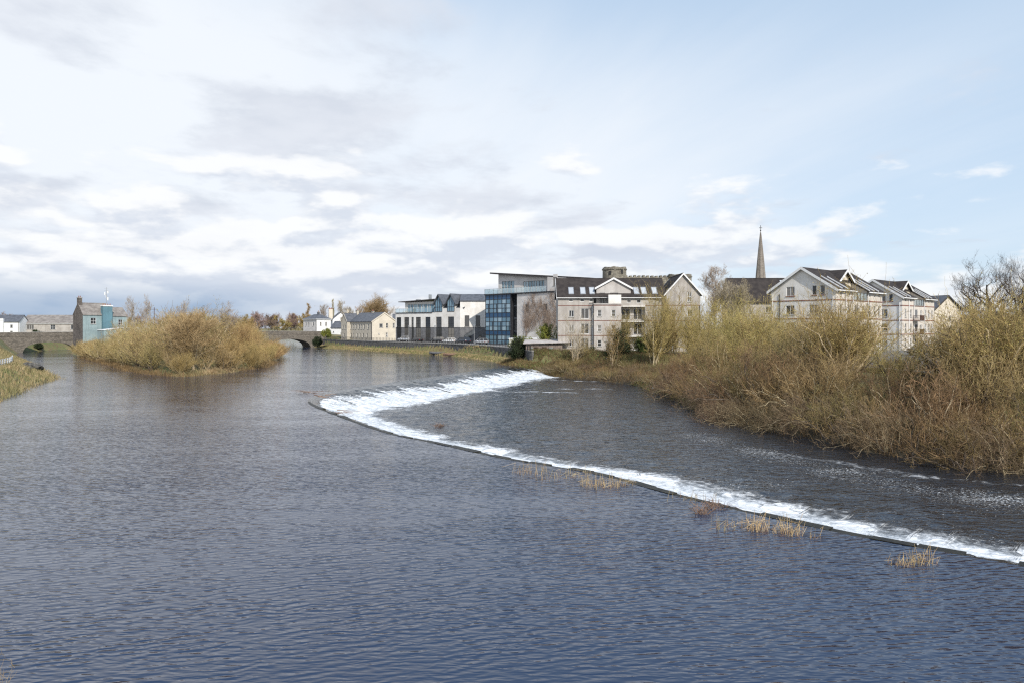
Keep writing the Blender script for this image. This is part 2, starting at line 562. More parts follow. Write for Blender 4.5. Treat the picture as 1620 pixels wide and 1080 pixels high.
# calm upper river
m, nt, p = nmat('river_water')
p.inputs['Base Color'].default_value = (0.009, 0.021, 0.053, 1)
p.inputs['Roughness'].default_value = 0.06
p.inputs['IOR'].default_value = 1.66
hb = water_bump(nt, [(1.9, 7.2, -12, 0.028, 1, 0.3), (0.40, 1.5, -8, 0.018, 1, 0.2), (5.0, 14.0, 4, 0.006, 1, 0.3)])
for (rz_, lam, amp, dist_, ds_) in ((-15, 0.26, 0.0058, 8.0, 0.85), (-2, 0.17, 0.0026, 9.0, 1.2), (-26, 0.36, 0.0050, 7.0, 0.6)):
    wv = add(nt, 'ShaderNodeTexWave', {'Vector': coords(nt, (1, 1, 1), (0, 0, R(rz_))), 'Scale': 2 * math.pi / (20 * lam), 'Distortion': dist_, 'Detail': 1.0, 'Detail Scale': ds_, 'Detail Roughness': 0.4},
             wave_type='BANDS', bands_direction='Y', wave_profile='SIN')
    hb = mth(nt, 'ADD', hb, mth(nt, 'MULTIPLY', wv.outputs['Fac'], amp))
gust = mrange(nt, noise(nt, coords(nt, (0.03, 0.085, 1), (0, 0, R(10))), 1.0, 4, 0.6), 0.32, 0.68, 0.45, 1.25)
ysep = add(nt, 'ShaderNodeSeparateXYZ', {0: coords(nt)})
gust = mth(nt, 'MULTIPLY', gust, mrange(nt, ysep.outputs[1], 18.0, 75.0, 1.25, 0.62))   # livelier near the weir, sheltered upstream
bp = add(nt, 'ShaderNodeBump', {'Height': mth(nt, 'MULTIPLY', hb, gust), 'Distance': 1.0, 'Strength': 1.0})
nt.links.new(bp.outputs[0], p.inputs['Normal'])
M['water'] = m


def foam_water(name, layers, base, hi=0.74):
    """dark water that turns to white foam where the foam attribute is high; flow = (along crest, downstream) metres"""
    m, nt, p = nmat(name)
    at = add(nt, 'ShaderNodeAttribute', attribute_name='foam')
    fl = add(nt, 'ShaderNodeAttribute', attribute_name='flow')
    fv = add(nt, 'ShaderNodeMapping', {'Vector': fl.outputs['Vector'], 'Scale': (2.6, 0.42, 1)}).outputs[0]
    s1 = noise(nt, fv, 1.0, 6, 0.62, 0.25)
    s2 = noise(nt, coords(nt), 2.6, 6, 0.68, 0.3)
    f = mth(nt, 'ADD', at.outputs['Fac'], mth(nt, 'MULTIPLY', mth(nt, 'SUBTRACT', s1, 0.5), 1.15))
    f = mth(nt, 'ADD', f, mth(nt, 'MULTIPLY', mth(nt, 'SUBTRACT', s2, 0.5), 0.95))
    foam = mrange(nt, f, 0.40, hi)
    # flecks carried away on the current
    fk = noise(nt, coords(nt, (1.5, 3.6, 1), (0, 0, R(-12))), 4.2, 3, 0.65, 0.6)
    dr = add(nt, 'ShaderNodeAttribute', attribute_name='drift')
    patch = noise(nt, coords(nt, (0.10, 0.22, 1), (0, 0, R(-18))), 1.0, 3, 0.6)
    thr = mth(nt, 'ADD', mth(nt, 'MULTIPLY', dr.outputs['Fac'], 0.30), mth(nt, 'MULTIPLY', mth(nt, 'SUBTRACT', patch, 0.5), 0.35))
    fleck = mrange(nt, mth(nt, 'ADD', fk, thr), 0.765, 0.84)
    foam = mth(nt, 'MAXIMUM', foam, fleck)
    fcol = mixc(nt, mrange(nt, mth(nt, 'ADD', s1, mth(nt, 'MULTIPLY', s2, 0.8)), 0.72, 1.08), (0.44, 0.47, 0.49), (0.82, 0.83, 0.83))
    nt.links.new(mixc(nt, foam, base, fcol), p.inputs['Base Color'])
    nt.links.new(mrange(nt, foam, 0, 1, 0.07, 0.75, False), p.inputs['Roughness'])
    p.inputs['IOR'].default_value = 1.5
    nt.links.new(mrange(nt, foam, 0, 1, 0.5, 0.15, False), p.inputs['Specular IOR Level'])
    hb = water_bump(nt, layers)
    hb = mth(nt, 'ADD', hb, mth(nt, 'MULTIPLY', mth(nt, 'MULTIPLY', foam, mth(nt, 'ADD', s1, s2)), 0.10))
    bp = add(nt, 'ShaderNodeBump', {'Height': hb, 'Distance': 1.0, 'Strength': 0.9})
    nt.links.new(bp.outputs[0], p.inputs['Normal'])
    return m


M['pool'] = foam_water('pool_water', [(1.1, 2.3, -14, 0.17, 3, 0.6), (3.4, 5.0, 20, 0.04, 2, 0.3)], (0.018, 0.022, 0.029), 0.86)
M['cascade'] = foam_water('cascade_water', [(2.2, 2.2, 0, 0.10, 3, 0.3)], (0.024, 0.024, 0.022))

# ------------------------------------------------------------------ river plan (metres; upper water level is z = 0, pool z = -1.2)
POOL_Z = -1.2
QUAY = [(-68, 300), (-71, 243), (-38.7, 199), (-17.5, 172), (-5.4, 145), (-1.0, 126), (0.6, 122.5)]
POOLBANK = [(4.4, 119.5), (11, 108), (17.3, 98), (18.5, 86.8), (19.5, 72.6), (18.6, 60), (22.0, 51.5), (23.9, 43.8), (26.0, 39.9), (29.5, 38.0), (36, 36), (46, 33), (70, 26), (140, 15)]
RIGHT = [(-66, 1500)] + QUAY + POOLBANK + [(2600, 0), (2600, 1500)]
LEFT = [(-150, 1500), (-150, 300), (-141, 197), (-137, 190), (-120, 165), (-99, 140), (-77, 113), (-64, 97), (-60.5, 91), (-57.5, 83.5), (-50, 69), (-45, 58), (-29, 35), (-14.5, 14.5), (-6, 2), (20, -9), (60, -22), (60, -1500), (-2600, -1500), (-2600, 1500)]
ISLAND = [(-128, 200), (-120.5, 185), (-104, 163.5), (-78, 131), (-62, 110), (-51, 99.3), (-47, 97.8), (-44.5, 104), (-44.2, 111), (-43.6, 121), (-48, 140), (-58, 175), (-78, 215), (-85, 237), (-95, 285), (-132, 285)]


def seg_dist(px, py, poly, closed=True):
    P_ = np.array(poly, float)
    Q_ = np.roll(P_, -1, 0) if closed else P_[1:]
    if not closed:
        P_ = P_[:-1]
    best = np.full(px.shape, 1e9)
    for (ax, ay), (bx, by) in zip(P_, Q_):
        ex, ey = bx - ax, by - ay
        t = np.clip(((px - ax) * ex + (py - ay) * ey) / (ex * ex + ey * ey), 0, 1)
        best = np.minimum(best, np.hypot(px - ax - t * ex, py - ay - t * ey))
    return best


def inside(px, py, poly):
    c = np.zeros(px.shape, bool)
    n = len(poly)
    for i in range(n):
        (ax, ay), (bx, by) = poly[i], poly[(i + 1) % n]
        if ay == by:
            continue
        cond = ((ay > py) != (by > py)) & (px < (bx - ax) * (py - ay) / (by - ay) + ax)
        c ^= cond
    return c


def sdist(px, py, poly):
    """positive inside"""
    d = seg_dist(px, py, poly)
    return np.where(inside(px, py, poly), d, -d)


def left_level(y):
    return 1.75 + 2.85 * sstep(120, 186, y)


def ground_z(x, y):
    x, y = np.asarray(x, float), np.asarray(y, float)
    wob = (vnoise(x * 0.35 + 50, y * 0.35 + 50, 3) - 0.5) * 1.6
    dl, dr_, di = sdist(x, y, LEFT), sdist(x, y, RIGHT), sdist(x, y, ISLAND)
    bumps = (vnoise(x * 0.5, y * 0.5, 3) - 0.5)
    # left bank
    zl = np.where(dl > -1.5, -0.35 + (left_level(y) + 0.35) * (0.45 * sstep(-0.4, 3.0, dl + wob * 0.5) + 0.55 * sstep(2.0, 5.5, dl)), -2.6)
    zl = zl + 0.30 * bumps * sstep(0, 4, dl) * (1 - sstep(3.5, 5.5, dl))
    # right bank: quay with berm, or the scrub slope under the weir
    ramp = 1.9 * np.exp(-((x + 70) ** 2 + (y - 250) ** 2) / 300.0)
    zq = -0.4 + 0.95 * sstep(-0.4, 2.6, dr_ + wob * 0.4) + (2.12 + ramp) * sstep(3.7, 4.5, dr_) + 0.12 * bumps * (1 - sstep(3, 4, dr_))
    zs = POOL_Z - 0.25 + 1.4 * sstep(-0.5, 2.0, dr_ + wob * 0.6) + 2.72 * sstep(1.0, 10.0, dr_) + 0.35 * bumps * sstep(0, 3, dr_) * (1 - sstep(9, 12, dr_))
    k = sstep(128, 122, y + 0.25 * x)
    zr = np.where(dr_ > -1.5, zq * (1 - k) + zs * k, -2.6)
    # island
    house = np.exp(-((x + 116) ** 2 + (y - 196) ** 2) / 420.0)
    zi = np.where(di > -1.5, -0.35 + 0.9 * sstep(-0.4, 3.0, di + wob * 0.5) + 0.7 * sstep(3, 12, di) + 3.3 * house * sstep(0.5, 4, di) + 0.25 * bumps * sstep(0, 4, di), -2.6)
    return np.maximum(np.maximum(zl, zr), zi)


def axis(lo, hi, step, far):
    a = list(np.arange(lo, hi + 1e-6, step))
    s, x = step, lo
    pre, post = [], []
    while x > -far:
        s *= 1.22
        x -= s
        pre.append(x)
    s, x = step, hi
    while x < far:
        s *= 1.22
        x += s
        post.append(x)
    return np.array(pre[::-1] + a + post)


def grid_mesh(name, xs, ys, zfun, mat, smooth=True, attrs=None):
    gx, gy = np.meshgrid(xs, ys)
    gz = zfun(gx, gy)
    nx, ny = len(xs), len(ys)
    i = np.arange(nx * ny).reshape(ny, nx)
    f = np.stack([i[:-1, :-1], i[:-1, 1:], i[1:, 1:], i[1:, :-1]], -1).reshape(-1, 4)
    v = np.stack([gx.ravel(), gy.ravel(), gz.ravel()], 1)
    at = {k: fn(gx.ravel(), gy.ravel()) for k, fn in (attrs or {}).items()}
    return np_mesh(name, v, f, mat, smooth, at)


gme = grid_mesh('ground', axis(-165, 95, 1.0, 2500), axis(-12, 262, 1.0, 2500), ground_z, M['ground'])
tag(link('ground', gme), kind='structure')

# ------------------------------------------------------------------ weir
CREST = [(46, -14), (30, 4), (22, 13), (15.4, 19.7), (11.4, 23.1), (7.0, 28.2), (4.0, 32.6), (-0.6, 36.6), (-4.6, 41.2), (-7.8, 44.6), (-10.5, 48.5), (-13.2, 53.0), (-16.3, 58.2), (-18.6, 62.6), (-20.0, 67.2), (-20.2, 72.0), (-19.2, 77.5), (-17.3, 83.0), (-14.6, 89.5), (-11.5, 97.0), (-7.6, 107), (-3.6, 116), (1.6, 124.5), (3.2, 126.6)]


def catmull(pts, step):
    P_ = np.array(pts, float)
    P_ = np.vstack([2 * P_[0] - P_[1], P_, 2 * P_[-1] - P_[-2]])
    out = []
    for i in range(1, len(P_) - 2):
        p0, p1, p2, p3 = P_[i - 1:i + 3]
        for t in np.linspace(0, 1, 40, endpoint=False):
            out.append(0.5 * ((2 * p1) + (-p0 + p2) * t + (2 * p0 - 5 * p1 + 4 * p2 - p3) * t * t + (-p0 + 3 * p1 - 3 * p2 + p3) * t ** 3))
    out.append(P_[-2])
    out = np.array(out)
    s = np.concatenate([[0], np.cumsum(np.hypot(*np.diff(out, axis=0).T))])
    q = np.arange(0, s[-1], step)
    return np.stack([np.interp(q, s, out[:, 0]), np.interp(q, s, out[:, 1])], 1), q


crest, cs = catmull(CREST, 0.22)
tg = np.gradient(crest, axis=0)
tg /= np.linalg.norm(tg, axis=1)[:, None]
nrm = np.stack([tg[:, 1], -tg[:, 0]], 1)          # towards the pool
ker = np.ones(41) / 41
nrm = np.stack([np.convolve(np.pad(nrm[:, k], 20, 'edge'), ker, 'valid') for k in (0, 1)], 1)
nrm /= np.linalg.norm(nrm, axis=1)[:, None]
farleg = sstep(58, 84, crest[:, 1])
apron_w = 4.6 + 4.2 * farleg
VS = np.concatenate([np.linspace(0, 0.16, 6), np.linspace(0.2, 1.0, 26), [1.12]])
cu, cvv = np.meshgrid(cs, VS, indexing='ij')
dist = cvv * apron_w[:, None]
wobl = (vnoise(cs * 0.7, cs * 0 + 3, 3) - 0.5) * 0.25
X = crest[:, 0, None] + nrm[:, 0, None] * (dist + wobl[:, None] * 0.0)
Y = crest[:, 1, None] + nrm[:, 1, None] * dist
lip = np.clip(dist / 0.55, 0, 1)
Zp = -0.05 * lip ** 2 + (POOL_Z + 0.06) * (sstep(0.0, 1.12, cvv) * 0.55 + 0.45 * np.clip(cvv, 0, 1))
lump = (vnoise(cu * 1.7, dist * 0.55 + 40, 3) - 0.5) * 0.34 * sstep(0.5, 1.6, dist) * (1 - 0.45 * farleg[:, None])
lump += (vnoise(cu * 4.1, dist * 3.0 + 90, 2) - 0.5) * 0.14 * sstep(0.5, 1.2, dist)
Z = Zp + lump
Z[:, -1] = POOL_Z - 0.25
strand = vnoise(cu * 0.9, dist * 0.16 + 7, 3)
foam_n = sstep(0.55, 1.5, dist) * 1.0 + 0.30 * (vnoise(cu * 1.9 + 4, dist * 0.5, 2) - 0.5)
strand2 = vnoise(cu * 2.6 + 11, dist * 0.22 + 31, 3)
foam_f = sstep(0.8, 6.2, dist) * 0.76 + 0.11 + 0.62 * (strand - 0.46) + 0.62 * (strand2 - 0.5)
foam = foam_n * (1 - farleg[:, None]) + foam_f * farleg[:, None]
foam += 0.25 * sstep(0.75, 1.0, cvv)
foam *= sstep(0.45, 1.0, dist)
foam -= 0.75 * np.exp(-((crest[:, 1, None] + dist * 0.18 - 92.0) / 1.1) ** 2) * sstep(6.5, 2.5, dist)
nu, nvv = len(cs), len(VS)
ii = np.arange(nu * nvv).reshape(nu, nvv)
ff = np.stack([ii[:-1, :-1], ii[1:, :-1], ii[1:, 1:], ii[:-1, 1:]], -1).reshape(-1, 4)
cme = np_mesh('cascade', np.stack([X.ravel(), Y.ravel(), Z.ravel()], 1), ff, M['cascade'], True,
              {'foam': foam.ravel(), 'drift': np.full(nu * nvv, -0.6), 'flow': np.stack([cu.ravel(), dist.ravel(), 0 * dist.ravel()], 1)})
weir = empty('weir', (0, 0, 0))
tag(weir, 'long curved stone weir with white water pouring over it across the river', 'weir')
link('cascade', cme, weir)
# wet masonry lip just under the edge, with the dark dressed kerb stones
mb = MB()
seg = 6
for i in range(0, nu - seg, seg):
    a, b_ = crest[i] + nrm[i] * 0.02, crest[i + seg] + nrm[i + seg] * 0.02
    na, nb_ = nrm[i], nrm[i + seg]
    w_ = 0.20 + 0.40 * float(vnoise(i * 0.37, 2.0))
    z_ = -0.03 + 0.06 * float(vnoise(i * 0.61, 9.0)) - 0.03 * float(farleg[i])
    if crest[i, 1] > 63.5 or vnoise(i * 1.7, 5.5) > 0.82:
        continue
    g = 0.012
    t_ = (b_ - a) * g
    q = [(*(a + t_), -0.5), (*(b_ - t_), -0.5), (*(b_ - t_ + nb_ * w_), -0.5), (*(a + t_ + na * w_), -0.5)]
    mb.prism(q, (0, 0, 0.5 + z_))
o = mb.build('crest_stones', M['wetstone'], weir)
tag(o, kind='stuff')

# calm upper water
poly = [tuple(p) for p in crest[::2]] + [(20, 150), (-20, 190), (-50, 250), (-50, 1500), (-170, 1500), (-170, 200), (-140, 120), (-90, 60), (-60, -40)]
tri = tessellate_polygon([[Vector((*p, 0)) for p in poly]])
me = np_mesh('river', [(*p, 0.0) for p in poly], np.array(tri), M['water'])
bm = bmesh.new()
bm.from_mesh(me)
bmesh.ops.recalc_face_normals(bm, faces=bm.faces)
if bm.faces[0].normal.z < 0:
    bmesh.ops.reverse_faces(bm, faces=bm.faces)
bm.to_mesh(me)
bm.free()
tag(link('river', me), kind='structure')

# the pool under the weir
toe = crest + nrm * (apron_w * 1.0)[:, None]


def near_crest(px, py):
    st = 8
    C = crest[::st]
    d2 = (px[:, None] - C[None, :, 0]) ** 2 + (py[:, None] - C[None, :, 1]) ** 2
    k = np.argmin(d2, 1)
    return np.sqrt(d2[np.arange(len(px)), k]), k * st


_cache = {}


def crest_info(px, py):
    key = (len(px), float(px[-1]), float(py[-1]))
    if key not in _cache:
        _cache.clear()
        dd, kk = np.empty(len(px)), np.empty(len(px), int)
        for a in range(0, len(px), 20000):
            dd[a:a + 20000], kk[a:a + 20000] = near_crest(px[a:a + 20000], py[a:a + 20000])
        _cache[key] = (dd, kk)
    return _cache[key]


def pool_z(gx, gy):
    d, k = crest_info(gx.ravel(), gy.ravel())
    d = d.reshape(gx.shape)
    e = np.exp(-np.clip(d - 3, 0, None) / 7.0)
    n = vnoise(gx * 0.9 + gy * 0.3, gy * 1.1 - gx * 0.2, 4) - 0.5
    return POOL_Z + n * (0.10 + 0.30 * e)


def pool_foam(px, py):
    d, k = crest_info(px, py)
    e = d - apron_w[k]
    u = cs[k]
    near = 1 - farleg[k]
    plume = vnoise(u * 0.13 + 3, px * 0 + 1.0, 3)
    L = near * (3.0 + 9.0 * np.clip(plume - 0.42, 0, 1) * 2.0) * (1.25 - 0.5 * sstep(38, 58, py)) + (1 - near) * (2.2 + 3.0 * plume)
    f = 1.12 - 0.95 * np.clip(e, 0, None) / L
    # standing lines of foam that leave the foot of the far leg, and the riffle along the far bank
    for (ax, ay), (bx, by), w, s in (((-13, 90), (8, 86.5), 0.9, 0.62), ((6, 92), (13, 91.5), 0.7, 0.6), ((-17, 73), (-3, 74.0), 0.7, 0.52),
                                     ((5.5, 108), (12.5, 104), 0.7, 0.62), ((12.5, 49), (17.5, 44), 0.7, 0.42), ((17, 44.5), (22.5, 38.2), 0.8, 0.50), ((22, 38.0), (31, 32.5), 0.8, 0.48), ((14, 41), (19, 36), 0.7, 0.42)):
        wob = (vnoise(px * 0.4, py * 0.4 + 20, 2) - 0.5) * 1.6
        dd = seg_dist(px, py + wob, [(ax, ay), (bx, by)], False)
        f = np.maximum(f, s * np.exp(-(dd / w) ** 2))
    return f


def pool_drift(px, py):
    d, k = crest_info(px, py)
    bank = seg_dist(px, py, POOLBANK, False)
    base = np.exp(-np.clip(d - apron_w[k], 0, None) / 9.0) * 0.40 + 0.15
    rif = 0.40 * np.exp(-((bank - 7.0) / 2.6) ** 2) * sstep(66, 50, py)
    return (base + rif) * sstep(2.0, 6.0, bank) - 0.35 * sstep(5.0, 2.0, bank)


def pool_flow(px, py):
    d, k = crest_info(px, py)
    return np.stack([cs[k] + 0 * px, d, 0 * d], 1)


# pool sheet is cut to the pool side of the crest
xs = np.arange(-21, 60, 0.3)
ys = np.arange(2, 127, 0.3)
gx, gy = np.meshgrid(xs, ys)
gz = pool_z(gx, gy)
nx, ny = len(xs), len(ys)
d_, k_ = crest_info(gx.ravel(), gy.ravel())
side = ((gx.ravel() - crest[k_, 0]) * nrm[k_, 0] + (gy.ravel() - crest[k_, 1]) * nrm[k_, 1]).reshape(gx.shape)
i = np.arange(nx * ny).reshape(ny, nx)
f = np.stack([i[:-1, :-1], i[:-1, 1:], i[1:, 1:], i[1:, :-1]], -1)
keep = (side[:-1, :-1] > 0.8) & (side[1:, 1:] > 0.8)
px_, py_ = gx.ravel(), gy.ravel()
pme = np_mesh('pool', np.stack([px_, py_, gz.ravel()], 1), f[keep], M['pool'], True,
              {'foam': pool_foam(px_, py_), 'drift': pool_drift(px_, py_), 'flow': pool_flow(px_, py_)})
bm = bmesh.new()
bm.from_mesh(pme)
bmesh.ops.delete(bm, geom=[v_ for v_ in bm.verts if not v_.link_faces], context='VERTS')
bm.to_mesh(pme)
bm.free()
pool = tag(link('pool_water', pme), kind='structure')
# downstream reach, out of the picture
me = np_mesh('river_downstream', [(40, -60, POOL_Z - .3), (300, -60, POOL_Z - .3), (300, 40, POOL_Z - .3), (40, 40, POOL_Z - .3)], [(0, 1, 2, 3)], M['pool'],
             attrs={'foam': np.zeros(4), 'drift': np.zeros(4), 'flow': np.zeros((4, 3))})
tag(link('river_downstream', me), kind='structure')


# low concrete wall of the fish pass in the far leg
def crest_at(u, dd):
    k = int(np.argmin(np.abs(crest[:, 1] - u)))
    q = crest[k] + nrm[k] * dd
    return q, k


mb = MB()
(a, k), (b_, _) = crest_at(91, 0.3), crest_at(88.2, 8.0)
for s0, s1 in ((0, .5), (.5, 1)):
    pa, pb = a + (b_ - a) * s0, a + (b_ - a) * s1
    za, zb = -0.05 - 1.0 * s0, -0.05 - 1.0 * s1
    mb.prism([(pa[0], pa[1], za), (pb[0], pb[1], zb), (pb[0], pb[1], -1.6), (pa[0], pa[1], -1.6)], (0.16, 0.26, 0))
mb.build('fish_pass_wall', M['wetstone'], weir)

# ------------------------------------------------------------------ stone bridge
BA, BB = np.array((-137.0, 190.0)), np.array((-71.0, 243.0))
BL = float(np.hypot(*(BB - BA)))
bang = math.atan2(BB[1] - BA[1], BB[0] - BA[0])
bridge = empty('stone_bridge', (BA[0], BA[1], 0), bang)
tag(bridge, 'old grey stone road bridge with low round arches behind the bushy island', 'bridge')
ARCHES = [(0.6, 13.2, 2.85), (17.5, 29.0, 2.6), (52.0, 64.0, 2.7), (69.2, 84.0, 3.0)]
BW = 7.5


def arch_z(s):
    for a, b_, h in ARCHES:
        if a <= s <= b_:
            t = (s - (a + b_) / 2) / ((b_ - a) / 2)
            return 0.05 + (h - 0.05) * math.sqrt(max(0.0, 1 - abs(t) ** 2.3))
    return -2.0


def deck(s):
    return 4.55 + 0.35 * math.exp(-((s - 42) / 30) ** 2)


S = sorted(set(list(np.linspace(-34, BL + 5, 110)) + [x for a, b_, h in ARCHES for x in np.linspace(a, b_, 29)]))
mb = MB()
for s0, s1 in zip(S[:-1], S[1:]):
    mid = (s0 + s1) / 2
    inarch = any(a < mid < b_ for a, b_, h in ARCHES)
    b0, b1 = (arch_z(s0), arch_z(s1)) if inarch else (-2.0, -2.0)
    t0, t1 = deck(s0), deck(s1)
    for y in (0, BW):
        mb.face([(s0, y, b0), (s1, y, b1), (s1, y, t1), (s0, y, t0)])
    if inarch:
        mb.face([(s0, 0, b0), (s1, 0, b1), (s1, BW, b1), (s0, BW, b0)])
    mb.face([(s0, 0, t0), (s1, 0, t1), (s1, BW, t1), (s0, BW, t0)])
for a, b_, h in ARCHES:
    for x in (a, b_):
        mb.face([(x, 0, -2), (x, BW, -2), (x, BW, 0.05), (x, 0, 0.05)])
mb.build('bridge_body', M['bridge_stone'], bridge)
for y0, y1 in ((-0.06, 0.38), (BW - 0.38, BW + 0.06)):
    mb = MB()
    for s0, s1 in zip(S[:-1:2], S[2::2]):
        t0, t1 = deck(s0), deck(s1)
        mb.prism([(s0, y0, t0 - .15), (s1, y0, t1 - .15), (s1, y0, t1 + .95), (s0, y0, t0 + .95)], (0, y1 - y0, 0))
    pp = mb.build('parapet', M['bridge_stone'], bridge)
    mb = MB()
    for s0 in np.arange(-34, BL + 3.4, 1.5):
        t0, t1 = deck(s0), deck(s0 + 1.47)
        mb.prism([(s0, y0 - .05, t0 + .952), (s0 + 1.47, y0 - .05, t1 + .952), (s0 + 1.47, y0 - .05, t1 + 1.08), (s0, y0 - .05, t0 + 1.08)], (0, y1 - y0 + .1, 0))
    tag(mb.build('coping', M['concrete'], pp), kind='stuff')
for a, b_, h in ARCHES:
    mb = MB()
    xs_ = np.linspace(a, b_, 23)
    for s0, s1 in zip(xs_[:-1], xs_[1:]):
        z0, z1 = arch_z(s0), arch_z(s1)
        e = 0.012
        mb.prism([(s0 + e, -.05, z0 - .01), (s1 - e, -.05, z1 - .01), (s1 - e, -.05, z1 + .42), (s0 + e, -.05, z0 + .42)], (0, .05, 0))
    tag(mb.build('arch_ring', M['bridge_stone'], bridge), kind='stuff')
mb = MB()
for s0, s1 in zip(S[:-1:2], S[2::2]):
    mb.face([(s0, .4, deck(s0) + .02), (s1, .4, deck(s1) + .02), (s1, BW - .4, deck(s1) + .02), (s0, BW - .4, deck(s0) + .02)])
mb.build('carriageway', M['asphalt'], bridge)


def offset_line(pts, d):
    """offset to the right-hand (inland) side of a polyline"""
    P_ = np.array(pts, float)
    t = np.gradient(P_, axis=0)
    t /= np.linalg.norm(t, axis=1)[:, None]
    return P_ + np.stack([-t[:, 1], t[:, 0]], 1) * d


# ------------------------------------------------------------------ quay wall, railing, road
qline, qs = catmull(QUAY[1:], 1.0)          # bridge end -> weir end; inland is to the left of travel
wall_c = offset_line(qline, 3.9)
quay = empty('quay_wall', (0, 0, 0))
tag(quay, 'long dark stone quay wall above the grassy water edge', 'wall')
mb, mc = MB(), MB()
for a, b_ in zip(wall_c[:-1:2], wall_c[2::2]):
    d = (b_ - a) / np.linalg.norm(b_ - a)
    n_ = np.array((-d[1], d[0])) * 0.45
    mb.prism([(*a, -0.3), (*b_, -0.3), (*(b_ + n_), -0.3), (*(a + n_), -0.3)], (0, 0, 3.0))
    g = d * 0.02
    mc.prism([(*(a + g - n_ * .12), 2.702), (*(b_ - g - n_ * .12), 2.702), (*(b_ - g + n_ * 1.12), 2.702), (*(a + g + n_ * 1.12), 2.702)], (0, 0, .12))
mb.build('wall_face', M['quay_stone'], quay)
tag(mc.build('coping_stones', M['concrete'], quay), kind='stuff')
rail = empty('quay_railing', (0, 0, 0))
tag(rail, 'black iron post and rail fence along the top of the quay wall', 'railing')
rline = offset_line(qline, 4.12)
mb = MB()
mb.box(-.04, .04, -.04, .04, 0, 1.02)
mb.cyl((0, 0, 1.02), (0, 0, 1.12), .055, .02, 8)
post_me = mb.mesh('post', M['black_iron'])
for q in rline[1:-1:1][::1]:
    link('post', post_me, rail, (q[0], q[1], 2.82))
for h in (0.28, 0.62, 0.94):
    mb = MB()
    for a, b_ in zip(rline[1:-2:4], rline[5::4]):
        mb.bar((*a, 2.82 + h), (*b_, 2.82 + h), 0.035)
    mb.build('rail', M['black_iron'], rail)


def strip(name, line, d0, d1, z, mat, kind='structure', zf=None):
    a, b_ = offset_line(line, d0), offset_line(line, d1)
    n = len(a)
    za = np.full(n, z) if zf is None else zf(a)
    zb = np.full(n, z) if zf is None else zf(b_)
    v = np.vstack([np.column_stack([a, za]), np.column_stack([b_, zb])])
    i = np.arange(n - 1)
    f = np.stack([i, i + 1, n + i + 1, n + i], 1)
    return tag(link(name, np_mesh(name, v, f, mat)), kind=kind)


strip('quay_footpath', qline[14:], 4.4, 6.0, 2.86, M['footpath'])
strip('quay_road', qline[14:], 6.0, 14.5, 2.74, M['asphalt'])
mb = MB()
kl, kl2 = offset_line(qline[14:], 5.96), offset_line(qline[14:], 6.12)
for i in range(len(kl) - 1):
    mb.prism([(*kl[i], 2.6), (*kl[i + 1], 2.6), (*kl2[i + 1], 2.6), (*kl2[i], 2.6)], (0, 0, .27))
tag(mb.build('quay_kerb', M['concrete']), kind='structure')

# left road behind the spit
lroad = [(-30, 26), (-46, 52), (-60, 73), (-68.5, 88), (-77, 102), (-98, 128), (-124, 162), (-145, 187), (-154, 200)]
ll, _ = catmull(lroad, 2.0)
strip('river_road', ll, 0, 6.5, 0, M['asphalt'], zf=lambda q: left_level(q[:, 1]) + 0.05)
strip('road_footpath', ll, -1.6, -0.05, 0, M['footpath'], zf=lambda q: left_level(q[:, 1]) + 0.14)
# car park behind the right bank scrub
cpv = [(31.6, 88), (33.4, 76), (36.2, 58), (39, 48), (52, 43), (90, 60), (90, 140), (60, 135), (42, 104), (33, 100)]
tri = tessellate_polygon([[Vector((*p, 0)) for p in cpv]])
tag(link('car_park', np_mesh('car_park', [(*p, 2.78) for p in cpv], np.array(tri), M['asphalt'])), kind='structure')

# ------------------------------------------------------------------ building kit
_win = {}


def window_meshes(w, h, nx, ny, fmat, gmat):
    key = (round(w, 2), round(h, 2), nx, ny, fmat, gmat)
    if key not in _win:
        t = 0.07
        mb = MB()
        mb.box(-w / 2, -w / 2 + t, -.03, .05, 0, h)
        mb.box(w / 2 - t, w / 2, -.03, .05, 0, h)
        mb.box(-w / 2 + t, w / 2 - t, -.03, .05, 0, t)
        mb.box(-w / 2 + t, w / 2 - t, -.03, .05, h - t, h)
        for i in range(1, nx):
            x = -w / 2 + w * i / nx
            mb.box(x - .03, x + .03, -.025, .045, t, h - t)
        for j in range(1, ny):
            z = h * j / ny
            mb.box(-w / 2 + t, w / 2 - t, -.02, .04, z - .03, z + .03)
        fr = mb.mesh('window', M[fmat])
        mb = MB()
        mb.box(-w / 2 + .03, w / 2 - .03, 0.0, .03, .03, h - .03)
        _win[key] = (fr, mb.mesh('pane', M[gmat]))
    return _win[key]


_sill = {}


